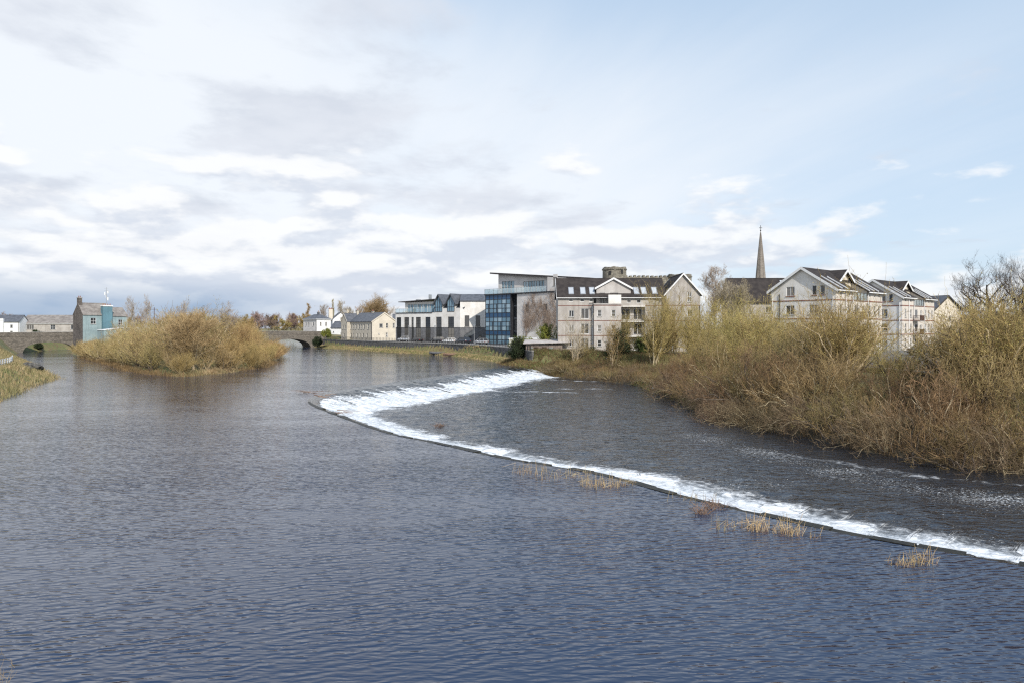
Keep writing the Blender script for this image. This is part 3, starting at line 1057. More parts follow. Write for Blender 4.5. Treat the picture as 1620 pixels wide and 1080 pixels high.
class Bld:
    def __init__(self, name, label, loc, rz, cat='building', group=None, s=None):
        if s:
            loc = (loc[0] * s[0], loc[1] * s[0], loc[2])
        self.root = tag(empty(name, loc, rz), label, cat, group)
        if s:
            self.root.scale = (s[0], s[0], s[1])
        self.walls = {}

    def part(self, name, mb, mat, parent=None, **kw):
        return mb.build(name, M[mat], parent or self.root, **kw)

    def wall(self, p0, p1, z0, top, ops=(), mat='render_white', reveal=0.16, name='wall'):
        """outward is to the right of p0->p1. ops: (u centre, sill z, w, h, nx, ny, frame, glass, sill)"""
        mb = self.walls.setdefault((name, mat), MB())
        p0, p1 = np.array(p0, float), np.array(p1, float)
        L = float(np.linalg.norm(p1 - p0))
        d = (p1 - p0) / L
        inn = np.array((-d[1], d[0]))
        tf = (lambda u: float(np.interp(u, [q[0] for q in top], [q[1] for q in top]))) if isinstance(top, (list, tuple)) else (lambda u: float(top))
        us = {0.0, L}
        if isinstance(top, (list, tuple)):
            us |= {float(q[0]) for q in top if 0 <= q[0] <= L}
        rects = []
        for op in ops:
            u, z, w, h = op[:4]
            rects.append((u - w / 2, u + w / 2, z, z + h))
            us |= {u - w / 2, u + w / 2}
        us = sorted(us)
        P3 = lambda u, z, k=0.0: (*(p0 + d * u + inn * k), z)
        for ua, ub in zip(us[:-1], us[1:]):
            if ub - ua < 1e-5:
                continue
            cur = z0
            for r in sorted([r for r in rects if r[0] <= ua + 1e-6 and r[1] >= ub - 1e-6], key=lambda r: r[2]):
                mb.face([P3(ua, cur), P3(ub, cur), P3(ub, r[2]), P3(ua, r[2])])
                cur = r[3]
            mb.face([P3(ua, cur), P3(ub, cur), P3(ub, tf(ub)), P3(ua, tf(ua))])
        ang = math.atan2(d[1], d[0])
        for op, (a, b_, z, z1) in zip(ops, rects):
            k = reveal
            mb.face([P3(a, z), P3(b_, z), P3(b_, z, k), P3(a, z, k)])
            mb.face([P3(a, z1), P3(b_, z1), P3(b_, z1, k), P3(a, z1, k)])
            mb.face([P3(a, z), P3(a, z1), P3(a, z1, k), P3(a, z, k)])
            mb.face([P3(b_, z), P3(b_, z1), P3(b_, z1, k), P3(b_, z, k)])
            op = list(op) + [1, 1, 'white_trim', 'glass', True][len(op) - 4:]
            u, zz, w, h, nx, ny, fm, gm, sill = op[:9]
            fr, pa = window_meshes(w, h, nx, ny, fm, gm)
            o = link('window', fr, self.root, P3(u, zz, 0.09), ang)
            link('pane', pa, o)
            if sill:
                key = (round(w, 2), sill if isinstance(sill, str) else 'concrete')
                if key not in _sill:
                    ms = MB()
                    ms.box(-w / 2 - .08, w / 2 + .08, -.17, -.03, -.10, 0.02)
                    _sill[key] = ms.mesh('sill', M[key[1]])
                link('sill', _sill[key], o)

    def finish(self):
        for (name, mat), mb in self.walls.items():
            me = bpy.data.meshes.new(name)
            me.from_pydata(mb.v, [], mb.f)
            bm = bmesh.new()
            bm.from_mesh(me)
            bmesh.ops.remove_doubles(bm, verts=bm.verts, dist=1e-4)
            bm.to_mesh(me)
            bm.free()
            me.materials.append(M[mat])
            link(name, me, self.root)
        return self.root

    def slab(self, mb, pts, t):
        mb.prism(pts, (0, 0, -t))

    def gable_roof(self, x0, x1, y0, y1, ze, zr, axis_='x', over=0.35, eave=0.35, mat='slate', barge='white_trim', t=0.16, ends=(True, True), gutter=None, name='roof'):
        """ridge along axis_"""
        mb, bb = MB(), MB()
        if axis_ == 'x':
            T = lambda a, b_, z: (a, b_, z)
            a0, a1, b0, b1 = x0, x1, y0, y1
        else:
            T = lambda a, b_, z: (b_, a, z)
            a0, a1, b0, b1 = y0, y1, x0, x1
        e0, e1 = (over if ends[0] else 0), (over if ends[1] else 0)
        bm_ = (b0 + b1) / 2
        sl = (zr - ze) / (bm_ - b0)
        zo = ze - eave * sl
        k = 0.08
        for be, s in ((b0 - eave, 1), (b1 + eave, -1)):
            mb.prism([T(a0 - e0, be, zo + k), T(a1 + e1, be, zo + k), T(a1 + e1, bm_, zr + k), T(a0 - e0, bm_, zr + k)], (0, 0, t))
        roof = self.part(name, mb, mat)
        mr = MB()
        mr.prism([T(a0 - e0, bm_ - .14, zr + k + t - .07), T(a0 - e0, bm_ + .14, zr + k + t - .07), T(a0 - e0, bm_, zr + k + t + .06)], [q - w for q, w in zip(T(a1 + e1, 0, 0), T(a0 - e0, 0, 0))])
        self.part('ridge_tiles', mr, mat, roof)
        if barge:
            for on, a, s in ((ends[0], a0 - e0, -1), (ends[1], a1 + e1, 1)):
                if not on:
                    continue
                for be in (b0 - eave, b1 + eave):
                    mbb = MB()
                    vec = [q * .05 * s for q in T(1, 0, 0)]
                    mbb.prism([T(a, be, zo - .10), T(a, bm_, zr - .10), T(a, bm_, zr + k + t + .02), T(a, be, zo + k + t + .02)], vec)
                    self.part('bargeboard', mbb, barge, roof)
        if gutter:
            for be in (b0 - eave, b1 + eave):
                mg = MB()
                mg.bar(T(a0 - e0, be, zo + .06), T(a1 + e1, be, zo + .06), .11, .12)
                self.part('gutter', mg, gutter, roof)
        return roof

    def hip_roof(self, x0, x1, y0, y1, ze, zr, eave=.3, mat='slate', fascia='white_trim'):
        xa, xb, ya, yb = x0 - eave, x1 + eave, y0 - eave, y1 + eave
        h = min(xb - xa, yb - ya) / 2
        if xb - xa >= yb - ya:
            r0, r1 = (xa + h, (ya + yb) / 2, zr), (xb - h, (ya + yb) / 2, zr)
            fs = [[(xa, ya, ze), (xb, ya, ze), r1, r0], [(xb, ya, ze), (xb, yb, ze), r1], [(xb, yb, ze), (xa, yb, ze), r0, r1], [(xa, yb, ze), (xa, ya, ze), r0]]
        else:
            r0, r1 = ((xa + xb) / 2, ya + h, zr), ((xa + xb) / 2, yb - h, zr)
            fs = [[(xa, ya, ze), (xb, ya, ze), r0], [(xb, ya, ze), (xb, yb, ze), r1, r0], [(xb, yb, ze), (xa, yb, ze), r1], [(xa, yb, ze), (xa, ya, ze), r0, r1]]
        mb = MB()
        for f_ in fs:
            mb.face(f_)
        mb.face([(xa, ya, ze), (xa, yb, ze), (xb, yb, ze), (xb, ya, ze)])
        roof = self.part('roof', mb, mat)
        mf = MB()
        mf.box(xa + .02, xb - .02, ya + .02, yb - .02, ze - .2, ze - .003)
        self.part('fascia', mf, fascia, roof)
        return roof

    def chimney(self, x, y, w, d, z0, z1, mat='brick_red', pots=2, cap='concrete', potmat='brick_red', parent=None):
        mb = MB()
        mb.box(x - w / 2, x + w / 2, y - d / 2, y + d / 2, z0, z1)
        ch = self.part('chimney', mb, mat, parent)
        mb = MB()
        mb.box(x - w / 2 - .08, x + w / 2 + .08, y - d / 2 - .08, y + d / 2 + .08, z1, z1 + .18)
        self.part('chimney_cap', mb, cap, ch if parent is None else ch)
        for i in range(pots):
            px_ = x + (i - (pots - 1) / 2) * w / max(pots, 1)
            mb = MB()
            mb.cyl((px_, y, z1 + .18), (px_, y, z1 + .62), .13, .10, 8)
            self.part('chimney_pot', mb, potmat, ch)
        return ch

    def railing(self, a, b_, z, h=1.0, step=0.14, mat='black_iron', thick=.03, name='balcony_rail'):
        mb = MB()
        a, b_ = np.array(a, float), np.array(b_, float)
        L = np.linalg.norm(b_ - a)
        mb.bar((*a, z + h), (*b_, z + h), .06)
        mb.bar((*a, z + .1), (*b_, z + .1), .04)
        n = int(L / step)
        for i in range(n + 1):
            q = a + (b_ - a) * i / n
            w = .06 if i in (0, n) else thick
            mb.box(q[0] - w / 2, q[0] + w / 2, q[1] - w / 2, q[1] + w / 2, z, z + h)
        return self.part(name, mb, mat)

    def pipe(self, x, y, z0, z1, mat='white_trim', r=.06):
        mb = MB()
        mb.cyl((x, y, z0), (x, y, z1), r, r, 8)
        return self.part('drainpipe', mb, mat, smooth=False)

    def skylight(self, x0, x1, b0, z0, b1, z1, lift=.30):
        """on a slope facing -y: from (b0,z0) up to (b1,z1)"""
        mb = MB()
        for xa, xb in ((x0, x0 + .09), (x1 - .09, x1)):
            mb.prism([(xa, b0, z0 + lift), (xb, b0, z0 + lift), (xb, b1, z1 + lift), (xa, b1, z1 + lift)], (0, 0, .09))
        for fa, fb in ((0, .07), (.93, 1)):
            ya, yb = b0 + (b1 - b0) * fa, b0 + (b1 - b0) * fb
            za, zb = z0 + (z1 - z0) * fa, z0 + (z1 - z0) * fb
            mb.prism([(x0 + .09, ya, za + lift), (x1 - .09, ya, za + lift), (x1 - .09, yb, zb + lift), (x0 + .09, yb, zb + lift)], (0, 0, .085))
        o = self.part('skylight', mb, 'grey_metal')
        mb = MB()
        mb.prism([(x0 + .05, b0 + .02, z0 + lift + .02), (x1 - .05, b0 + .02, z0 + lift + .02), (x1 - .05, b1 - .02, z1 + lift), (x0 + .05, b1 - .02, z1 + lift)], (0, 0, .045))
        self.part('pane', mb, 'glass_white', o)
        return o


def face_rot(d):
    return math.atan2(d[1], d[0])


# ------------------------------------------------------------------ white house by the bridge end
b = Bld('white_house', 'white hip-roofed two-storey house with grey side standing at the bridge end', (-64.4 - .707 * 8.9, 225 + .707 * 8.9, 2.7), R(-45), 'house', s=(1.13, 1.05))
H = 7.1
gw = [(u, z, .75, 1.35) for z in (4.6,) for u in (1.7, 3.6, 6.6)] + [(u, 1.5, .75, 1.4) for u in (1.7, 6.6)]
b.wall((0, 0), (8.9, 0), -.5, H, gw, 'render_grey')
b.wall((8.9, 0), (8.9, 5.2), -.5, H, [(1.5, 4.6, .7, 1.4), (3.5, 4.6, .7, 1.4)], 'render_pure')
b.wall((8.9, 5.2), (0, 5.2), -.5, H, (), 'render_pure')
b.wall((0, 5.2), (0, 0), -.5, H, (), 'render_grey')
rf = b.hip_roof(0, 8.9, 0, 5.2, H, H + 1.75, .35, 'slate')
b.chimney(5.4, 2.6, .6, .6, H + 1.2, H + 2.4, 'slate', 1)
b.pipe(8.75, -.08, 0, H - .2, 'black_iron')
b.finish()
b = Bld('white_cottage', 'small white cottage wing with slate roof between white house and stone mill', (-59.9, 226, 2.7), R(-18), 'house', s=(1.13, 1.06))
b.wall((0, 0), (5.2, 0), -.3, 3.9, [(3.9, 1.2, .8, 1.1), (.9, 2.2, .5, .5)], 'render_pure')
b.wall((5.2, 0), (5.2, 5), -.3, [(0, 3.9), (2.5, 6.0), (5, 3.9)], (), 'render_pure')
b.wall((0, 5), (0, 0), -.3, [(0, 3.9), (2.5, 6.0), (5, 3.9)], (), 'render_pure')
b.gable_roof(0, 5.2, 0, 5, 3.9, 6.0, 'x', .2, .25, 'slate', None)
b.finish()
b = Bld('white_gabled_house', 'white house gable with tall cream chimney rising behind the cottage roof', (-62.0, 236, 3.0), R(20), 'house', s=(1.13, 1.06))
b.wall((0, 0), (5.4, 0), 0, [(0, 6.6), (2.7, 9.1), (5.4, 6.6)], [(3.1, 6.6, .9, .8)], 'render_pure')
b.wall((0, 9), (0, 0), 0, 6.6, (), 'render_pure')
b.wall((5.4, 0), (5.4, 9), 0, 6.6, (), 'render_pure')
b.gable_roof(0, 5.4, 0, 9, 6.6, 9.1, 'y', .15, .25, 'slate', None)
b.chimney(-.3, 4.0, 1.3, .9, 6.0, 10.6, 'render_cream', 2, 'brick_red')
b.chimney(5.6, 4.0, .9, .7, 6.0, 10.6, 'render_cream', 1)
b.finish()

# ------------------------------------------------------------------ cream stone mill house
d = (0.65, -0.76)
L = 16.5
b = Bld('stone_mill_house', 'long cream stone house with two rows of narrow windows and slate roof', (-41 - .65 * L, 200 + .76 * L, 2.65), face_rot(d), 'house', s=(1.1, 1.05))
W, H, HR = 8.3, 5.9, 8.6
us = [3.4, 5.0, 6.5, 8.6, 10.1, 11.6, 14.2]
ops = [(u, 3.6, .72, 1.5, 1, 2) for u in us] + [(u, .9, .72, 1.45, 1, 2) for u in (1.2, 3.4, 5.0, 7.2, 9.0, 11.0, 13.4)]
b.wall((0, 0), (L, 0), -.4, H, ops, 'stone_cream')
b.wall((L, 0), (L, W), -.4, [(0, H), (W / 2, HR), (W, H)], [(3.0, 4.1, 1.15, 1.2, 2, 1), (5.0, 4.0, .7, 1.45, 1, 2), (7.3, 4.0, .75, 1.5, 1, 2), (4.9, 1.2, .7, 1.3, 1, 2), (2.3, 2.0, .4, .4)], 'render_cream')
b.wall((L, W), (0, W), -.4, H, (), 'stone_cream')
b.wall((0, W), (0, 0), -.4, [(0, H), (W / 2, HR), (W, H)], (), 'stone_cream')
b.gable_roof(0, L, 0, W, H, HR, 'x', .12, .25, 'slate', 'render_cream')
# turret-like gable at the near left end
b.wall((-1.0, -1.1), (3.0, -1.1), -.4, [(0, 6.0), (2.0, 8.4), (4.0, 6.0)], [(1.3, 3.6, .55, 1.3), (2.7, 3.6, .55, 1.3), (2.0, .9, .6, 1.3)], 'stone_cream')
b.wall((3.0, -1.1), (3.0, -.01), -.4, 6.0, (), 'stone_cream')
b.wall((-1.0, 4), (-1.0, -1.1), -.4, 6.0, (), 'stone_cream')
b.gable_roof(-1.0, 3.0, -1.1, 3.9, 6.0, 8.4, 'y', .1, .15, 'slate', 'render_cream', name='wing_roof')
b.chimney(1.0, 3.4, .8, .6, 7.6, 9.6, 'stone_cream', 1)
b.chimney(9.5, 4.15, .9, .5, 8.2, 9.1, 'stone_cream', 2, 'concrete')
b.pipe(L - .2, -.08, 0, H - .2, 'black_iron')
b.finish()
b = Bld('slate_roofed_annex', 'low slate-roofed annex between the cream mill and the modern white block', (-36.2, 207, 2.65), R(8), 'house', s=(1.1, 1.05))
b.wall((0, 0), (8, 0), -.3, 5.7, [(2, 3.4, .8, 1.3), (5, 3.4, .8, 1.3), (2, .8, .8, 1.4)], 'render_cream')
b.wall((0, 6), (0, 0), -.3, 5.7, (), 'render_cream')
b.wall((8, 0), (8, 6), -.3, [(0, 5.7), (3, 8.2), (6, 5.7)], (), 'render_cream')
b.gable_roof(0, 8, 0, 6, 5.7, 8.2, 'x', .15, .25, 'slate', None)
b.finish()

# ------------------------------------------------------------------ modern white and grey block
d = (18.2 / 22.66, -13.5 / 22.66)
b = Bld('modern_office_block', 'modern white block on dark stone base with tall windows and glazed roof terrace', (-31, 182, 2.65), face_rot(d), s=(1.13, 1.07))
L, ZP, ZT = 22.7, 4.1, 8.0
cu_ = [1.25, 4.15, 6.3, 8.4, 11.8, 15.6, 19.7]
ww = [1.7, 1.75, .8, 1.75, 1.75, 1.85, 2.0]
ops_lo = [(u, .35, w, ZP - .36, 2 if w > 1 else 1, 2, 'dark_metal', 'glass', False) for u, w in zip(cu_, ww)]
ops_hi = [(u, ZP + .01, w, 2.75, 2 if w > 1 else 1, 3, 'dark_metal', 'glass', False) for u, w in zip(cu_, ww)]
b.wall((0, 0), (L, 0), -.3, ZP, ops_lo, 'plinth', .3, 'plinth_wall')
b.wall((0, -.06), (L, -.06), ZP, ZT, ops_hi, 'render_white', .36)
# right-hand bay, turned to face the river square on
a2 = -face_rot(d)
dl = (math.cos(a2), math.sin(a2))
RB = 6.3
p2 = (L + dl[0] * RB, -.06 + dl[1] * RB)
b.wall((L, 0), (L + dl[0] * RB, dl[1] * RB), -.3, ZP, [(2.4, 1.3, .75, .6, 1, 1, 'dark_metal', 'glass', False), (4.9, 1.3, .75, .6, 1, 1, 'dark_metal', 'glass', False)], 'plinth', .3, 'plinth_wall')
b.wall((L, -.06), p2, ZP, 10.9, [(1.7, ZP + .15, 1.15, 2.9, 1, 1, 'dark_metal', 'glass'), (4.4, ZP + .15, 1.15, 2.9, 1, 1, 'dark_metal', 'glass')], 'render_white')
b.wall(p2, (p2[0] + dl[1] * -9, p2[1] + dl[0] * 9), -.3, 10.9, (), 'render_white')
b.wall((0, 11), (0, -.06), -.3, ZT, (), 'render_white')
b.wall((L - 8.5, -.06), (L, -.06), ZT, 9.1, (), 'render_white')
# bay roof
q0, q1 = np.array((L, -.06)) - np.array(dl) * .1, np.array(p2) + np.array(dl) * .1
nb_ = np.array((-dl[1], dl[0]))
mb = MB()
mb.prism([(*(q0 - nb_ * .25), 10.85), (*(q1 - nb_ * .25), 10.85), (*(q1 + nb_ * 4.5), 12.75), (*(q0 + nb_ * 4.5), 12.75)], (0, 0, .18))
mb.prism([(*(q0 + nb_ * 9), 10.85), (*(q1 + nb_ * 9), 10.85), (*(q1 + nb_ * 4.5), 12.75), (*(q0 + nb_ * 4.5), 12.75)], (0, 0, .18))
b.part('roof', mb, 'slate')
# slate pitch along the front between the pointed windows
mb = MB()
mb.prism([(L - 9.2, .3, 9.0), (L + 1.0, .3, 9.0), (L + 1.0, 5.2, 12.6), (L - 9.2, 5.2, 12.6)], (0, 0, .18))
mb.prism([(L - 9.2, 5.2, 12.6), (L + 1.0, 5.2, 12.6), (L + 1.0, 10.6, 8.5), (L - 9.2, 10.6, 8.5)], (0, 0, .18))
b.part('roof', mb, 'slate')
for u in (15.6, 19.7):      # pointed dormer windows
    w = 1.15
    o = MB()
    o.prism([(u - w - .5, -.5, 10.1), (u, -.5, 12.7), (u, -.5, 12.95), (u - w - .75, -.5, 10.1)], (0, 5.6, 0))
    o.prism([(u + w + .5, -.5, 10.1), (u, -.5, 12.7), (u, -.5, 12.95), (u + w + .75, -.5, 10.1)], (0, 5.6, 0))
    b.part('dormer_roof', o, 'slate')
    fr = MB()
    fr.prism([(u - w, -.10, 8.2), (u + w, -.10, 8.2), (u + w, -.10, 10.7), (u, -.10, 12.3), (u - w, -.10, 10.7)], (0, .05, 0))
    pane = b.part('dormer_window', fr, 'glass_blue')
    fr = MB()
    for x in (-w, -.35, .35, w):
        zt = 10.7 if abs(x) == w else 11.7
        fr.box(u + x - .05, u + x + .05, -.16, -.10, 8.2, zt)
    for z in (8.2, 9.4):
        fr.box(u - w, u + w, -.155, -.102, z, z + .09)
    b.part('frame', fr, 'dark_metal', pane)
    for x in (u - w, u + w):
        o = MB()
        o.box(x - .12 if x < u else x, x if x < u else x + .12, -.05, 4, 8.0, 10.6)
        b.part('dormer_cheek', o, 'render_white')
# set-back glazed storey
T0, T1, TB = 1.6, 13.0, 1.9
gops, u = [], 1.0
for i, w in enumerate([1.1, .8, 1.5, 1.1, .8, 1.1, .8, 1.5]):
    gops.append((u + w / 2, ZT + .1, w, 2.35, 1 if w < 1 else 2, 1, 'dark_metal', 'glass_pale', False))
    u += w + .14
b.wall((T0, TB), (T1, TB), ZT, 11.1, gops, 'render_white')
b.wall((T0, 9), (T0, TB), ZT, 11.1, (), 'render_white')
b.wall((T1, TB), (T1, 9), ZT, 11.1, (), 'render_white')
mb = MB()
mb.prism([(-.1, 1.0, 11.1), (14.2, 1.0, 11.6), (14.2, 10.5, 11.6), (-.1, 10.5, 11.1)], (0, 0, .2))
b.part('roof', mb, 'fascia')
mb = MB()
mb.box(.15, 13.6, .02, 10.5, ZT + .001, ZT + .06)
b.part('terrace_floor', mb, 'concrete')
mb = MB()
mb.box(-.15, 13.4, -.24, .05, ZT, ZT + .16)
b.part('terrace_edge', mb, 'fascia')
mb = MB()
mb.box(-.05, 13.3, -.02, .0, ZT + .17, ZT + 1.2)
gb = b.part('balustrade', mb, 'glass_clear')
mb = MB()
mb.bar((-.05, -.01, ZT + 1.24), (13.3, -.01, ZT + 1.24), .05)
for x in np.arange(-.05, 13.4, 1.48):
    mb.box(x - .025, x + .025, -.06, -.022, ZT + .16, ZT + 1.22)
b.part('handrail', mb, 'grey_metal', gb)
for x, w in ((3.5, .9), (9.6, 1.0), (8.2, .2)):
    mb = MB()
    mb.box(x, x + w, 4, 5, 11.4, 11.95 if w > .5 else 13.2)
    b.part('roof_vent', mb, 'grey_metal')
b.finish()

# ------------------------------------------------------------------ glass-fronted building
b = Bld('glass_office_building', 'tall office building with blue glass corner and overhanging slanted dark roof', (-6.1, 158, 2.8), R(-45), s=(1.12, 1.08))
G0, ZT = 8.2, 11.5
ncol, nrow = 6, 11
cw, rh = G0 / ncol, ZT / nrow
pm_, sm_ = MB(), MB()
pm_.box(0.04, cw - .04, 0, .04, .04, rh - .04)
pane_me, span_me = pm_.mesh('pane', M['glass_blue']), None
sm_.box(0.04, cw - .04, 0, .04, .04, rh - .04)
span_me = sm_.mesh('pane', M['glass_spandrel'])
fr = MB()
for i in range(ncol + 1):
    fr.box(i * cw - .05, i * cw + .05, -.08, .06, 0, ZT)
for j in range(nrow + 1):
    fr.box(.0, G0, -.06, .05, j * rh - .045, j * rh + .045)
for i, j0, j1 in ((0.5, 7, 9), (2.5, 7, 9), (4.5, 7, 9), (1.5, 3, 5), (3.5, 3, 5), (5.5, 3, 5), (2.5, 0, 2), (4.5, 0, 2)):
    x = i * cw + .3
    fr.box(x - .07, x + .07, -.07, .055, j0 * rh, j1 * rh)
cwf = b.part('curtain_wall_frame', fr, 'dark_metal')
for i in range(ncol):
    for j in range(nrow):
        link('pane', span_me if j in (2, 6, 10) else pane_me, cwf, (i * cw, 0, j * rh))
# left return of the glass corner
fr = MB()
for k in range(5):
    fr.box(-.06, .06, k * cw, k * cw + .1, 0, ZT)
for j in range(nrow + 1):
    fr.box(-.055, .05, .1, 4 * cw, j * rh - .04, j * rh + .04)
f2 = b.part('curtain_wall_frame', fr, 'dark_metal')
for k in range(4):
    for j in range(nrow):
        link('pane', span_me if j in (2, 6, 10) else pane_me, f2, (0, (k + 1) * cw, j * rh), R(-90))
# recessed dark slot
b.wall((G0 + .05, .9), (10.2, .9), 0, ZT, [(1.0, z, 1.7, 2.5, 2, 2, 'dark_metal', 'glass', False) for z in (.2, 3.2, 6.2, 9.0)], 'plinth')
mb = MB()
mb.box(G0 + .051, G0 + .2, .06, .9, 0, ZT)
b.part('slot_side', mb, 'dark_metal')
XR = 24.5
ops = [(u, z, 1.05, 1.65, 2, 1, 'dark_metal', 'glass') for u in (3.0, 8.4) for z in (3.9, 7.4)]
b.wall((10.2, 0), (XR, 0), -.3, ZT, ops, 'render_grey')
b.wall((10.2, .9), (10.2, 0), -.3, ZT, (), 'render_grey')
b.wall((XR, 0), (XR, 14), -.3, ZT + 2.5, (), 'render_grey')
b.wall((0, 14), (0, 4 * cw), -.3, ZT, (), 'render_grey')
b.wall((XR, 14), (0, 14), -.3, ZT, (), 'render_grey')
mb = MB()
mb.box(-.25, 22.5, -.25, 13.9, ZT + .002, ZT + .28)
b.part('terrace_slab', mb, 'dark_metal')
# top storey
tz = ZT + .28
tops, u = [], 1.1
for w in (.95, .95, 1.1, 1.1):
    tops.append((u + w / 2, tz + .05, w - .08, 2.9, 1, 2, 'dark_metal', 'glass_pale', False))
    u += w
u = 8.0
for w in (.7, .8, .9, .75, .75, .8, .9, .7):
    tops.append((u + w / 2, tz + .05, w - .08, 2.55, 1, 1, 'dark_metal', 'glass_pale', False))
    u += w
roofz = lambda x: 16.75 - .095 * x
b.wall((2.6, 1.6), (19.2, 1.6), tz, [(0, roofz(2.6)), (16.6, roofz(19.2))], tops, 'render_grey', name='upper_wall')
b.wall((2.6, 13), (2.6, 1.6), tz, roofz(2.6), (), 'render_grey', name='upper_wall')
b.wall((19.2, 0.0), (XR, 0.0), ZT, [(0, roofz(19.2)), (XR - 19.2, roofz(XR))], [(2.2, ZT + 1.4, 1.1, 2.5, 1, 1, 'dark_metal', 'glass')], 'render_grey', name='upper_wall')
b.wall((19.2, 1.6), (19.2, 0), tz, roofz(19.2), (), 'render_grey', name='upper_wall')
mb = MB()
mb.prism([(.6, .75, roofz(.6)), (30, .75, roofz(30)), (30, 14.5, roofz(30)), (.6, 14.5, roofz(.6))], (0, 0, .34))
b.part('roof', mb, 'fascia')
for a, c_ in (((-.15, -.15), (19.0, -.15)), ((-.15, -.15), (-.15, 8))):
    mb = MB()
    mb.prism([(*a, tz), (*c_, tz), (*c_, tz + 1.15), (*a, tz + 1.15)], (.02, .02, 0))
    gb = b.part('balustrade', mb, 'glass_clear')
    mb = MB()
    mb.bar((*a, tz + 1.18), (*c_, tz + 1.18), .05)
    n = 13 if a[1] == c_[1] else 6
    for i in range(n + 1):
        q = np.array(a) + (np.array(c_) - np.array(a)) * i / n
        mb.box(q[0] - .025, q[0] + .025, q[1] - .03, q[1] + .0, tz, tz + 1.16)
    b.part('handrail', mb, 'grey_metal', gb)
b.finish()
GLASS_ROT, GLASS_LOC = R(-45), np.array((-6.1, 158.0)) * 1.12

# ------------------------------------------------------------------ castle behind
def ruin_tower(name, label, loc, r, h, seed):
    n = 40
    root = tag(empty(name, loc), label, 'tower', 'castle ruins')
    v, f = [], []
    hs = h + (vnoise(np.arange(n) * .9 + seed, np.zeros(n), 2) - .5) * .5
    zs_ = np.linspace(0, 1, 12)
    for zf in zs_:
        for i in range(n):
            t = 2 * math.pi * i / n
            rr = r * (1.03 - .05 * zf) + .06 * float(vnoise(i * .8 + seed, zf * 9))
            v.append((rr * math.cos(t), rr * math.sin(t), hs[i] * zf))
    for k in range(11):
        for i in range(n):
            j = (i + 1) % n
            f.append((k * n + i, k * n + j, (k + 1) * n + j, (k + 1) * n + i))
    base = len(v)
    for i in range(n):
        t = 2 * math.pi * i / n
        v.append((r * .72 * math.cos(t), r * .72 * math.sin(t), hs[i]))
    for i in range(n):
        t = 2 * math.pi * i / n
        v.append((r * .72 * math.cos(t), r * .72 * math.sin(t), h - 3))
    for i in range(n):
        j = (i + 1) % n
        f.append((11 * n + i, 11 * n + j, base + j, base + i))
        f.append((base + i, base + j, base + n + j, base + n + i))
    f.append(tuple(range(base + n, base + 2 * n)))
    me = bpy.data.meshes.new('tower_wall')
    me.from_pydata(v, [], f)
    me.materials.append(M['castle_stone'])
    link('tower_wall', me, root)
    mb = MB()
    for i in range(n):
        t = 2 * math.pi * (i + .5) / n
        if vnoise(i * .7 + seed, 3.3) > .35:
            c_ = np.array((math.cos(t), math.sin(t))) * r * 1.0
            tx = np.array((-math.sin(t), math.cos(t))) * r * .075
            nx_ = np.array((math.cos(t), math.sin(t))) * .16
            mb.prism([(*(c_ - tx - nx_), h - .75), (*(c_ + tx - nx_), h - .75), (*(c_ + tx + nx_), h - .75), (*(c_ - tx + nx_), h - .75)], (0, 0, .3))
    tag(mb.build('corbels', M['castle_stone'], root), kind='stuff')
    for t, z in ((R(-60), h - 1.9), (R(-120), h - 2.2), (R(-95), h - 6)):
        mb = MB()
        mb.box(-.35, .35, -.12, .12, 0, 1.0)
        o = mb.build('window_slit', M['black_iron'], root, (r * .99 * math.cos(t), r * .99 * math.sin(t), z), t + R(90))
    return root


ruin_tower('castle_tower', 'round ruined stone castle tower standing highest above the flats roof', (28.5, 190, 3), 3.3, 20.6, 1)
ruin_tower('castle_tower', 'round castle tower with ivy-edged top behind the pale gable', (46.6, 190, 3), 3.3, 18.6, 7)
cw_ = empty('castle_wall', (28, 190, 3))
tag(cw_, 'ragged ivy-topped castle wall between the two round towers', 'wall', 'castle ruins')
mb = MB()
xs_ = np.arange(2.8, 16.0, .6)
for i, x in enumerate(xs_):
    h0 = 17.6 + .45 * float(vnoise(i * .9, 4.0, 2)) + (.45 if i % 2 else 0)
    mb.box(x, x + .6, -1.0, 1.0, 0, h0)
mb.build('wall_face', M['castle_stone'], cw_)

# ------------------------------------------------------------------ flats below the castle
b = Bld('riverside_flats', 'pinkish rendered flats with brick string courses, roof lights and two front gables', (8.6, 127.5, 2.7), R(-1.5))
L, D, H, HR = 26.0, 9.5, 10.0, 13.5
BZ = (2.75, 5.5, 8.3)
ops = []
for u in (2.5,):
    ops += [(u, z, .95, 1.25, 2, 1) for z in (.8, 3.5, 6.2)]
ops += [(x, 9.05, .75, .62, 1, 1, 'white_trim', 'glass', False) for x in (2.4, 4.5, 6.2)]
ops += [(5.0, z, 1.5, 1.9, 2, 1, 'white_trim', 'glass', False) for z in (.4, 3.1, 5.9)]
b.wall((0, 0), (6.6, 0), -.4, H, ops, 'render_pink')
# projecting bay with terrace on top
bay = []
for u in (1.0, 3.6):
    bay += [(u, z, .75, 1.2, 1, 2) for z in (.8, 3.5, 6.3)]
b.wall((6.6, -1.1), (11.6, -1.1), -.4, 8.55, bay, 'render_stone', name='bay_wall')
b.wall((6.6, 0), (6.6, -1.1), -.4, 8.55, (), 'render_stone', name='bay_wall')
b.wall((11.6, -1.1), (11.6, 0), -.4, 8.55, (), 'render_stone', name='bay_wall')
mb = MB()
mb.box(6.5, 11.7, -1.2, .6, 8.56, 8.7)
b.part('terrace_slab', mb, 'render_stone')
b.railing((6.3, -1.1), (9.2, -1.1), 8.7, 1.0)
mb = MB()
mb.box(9.25, 11.6, -1.18, -.95, 8.7, 10.3)
b.part('terrace_screen', mb, 'render_white')
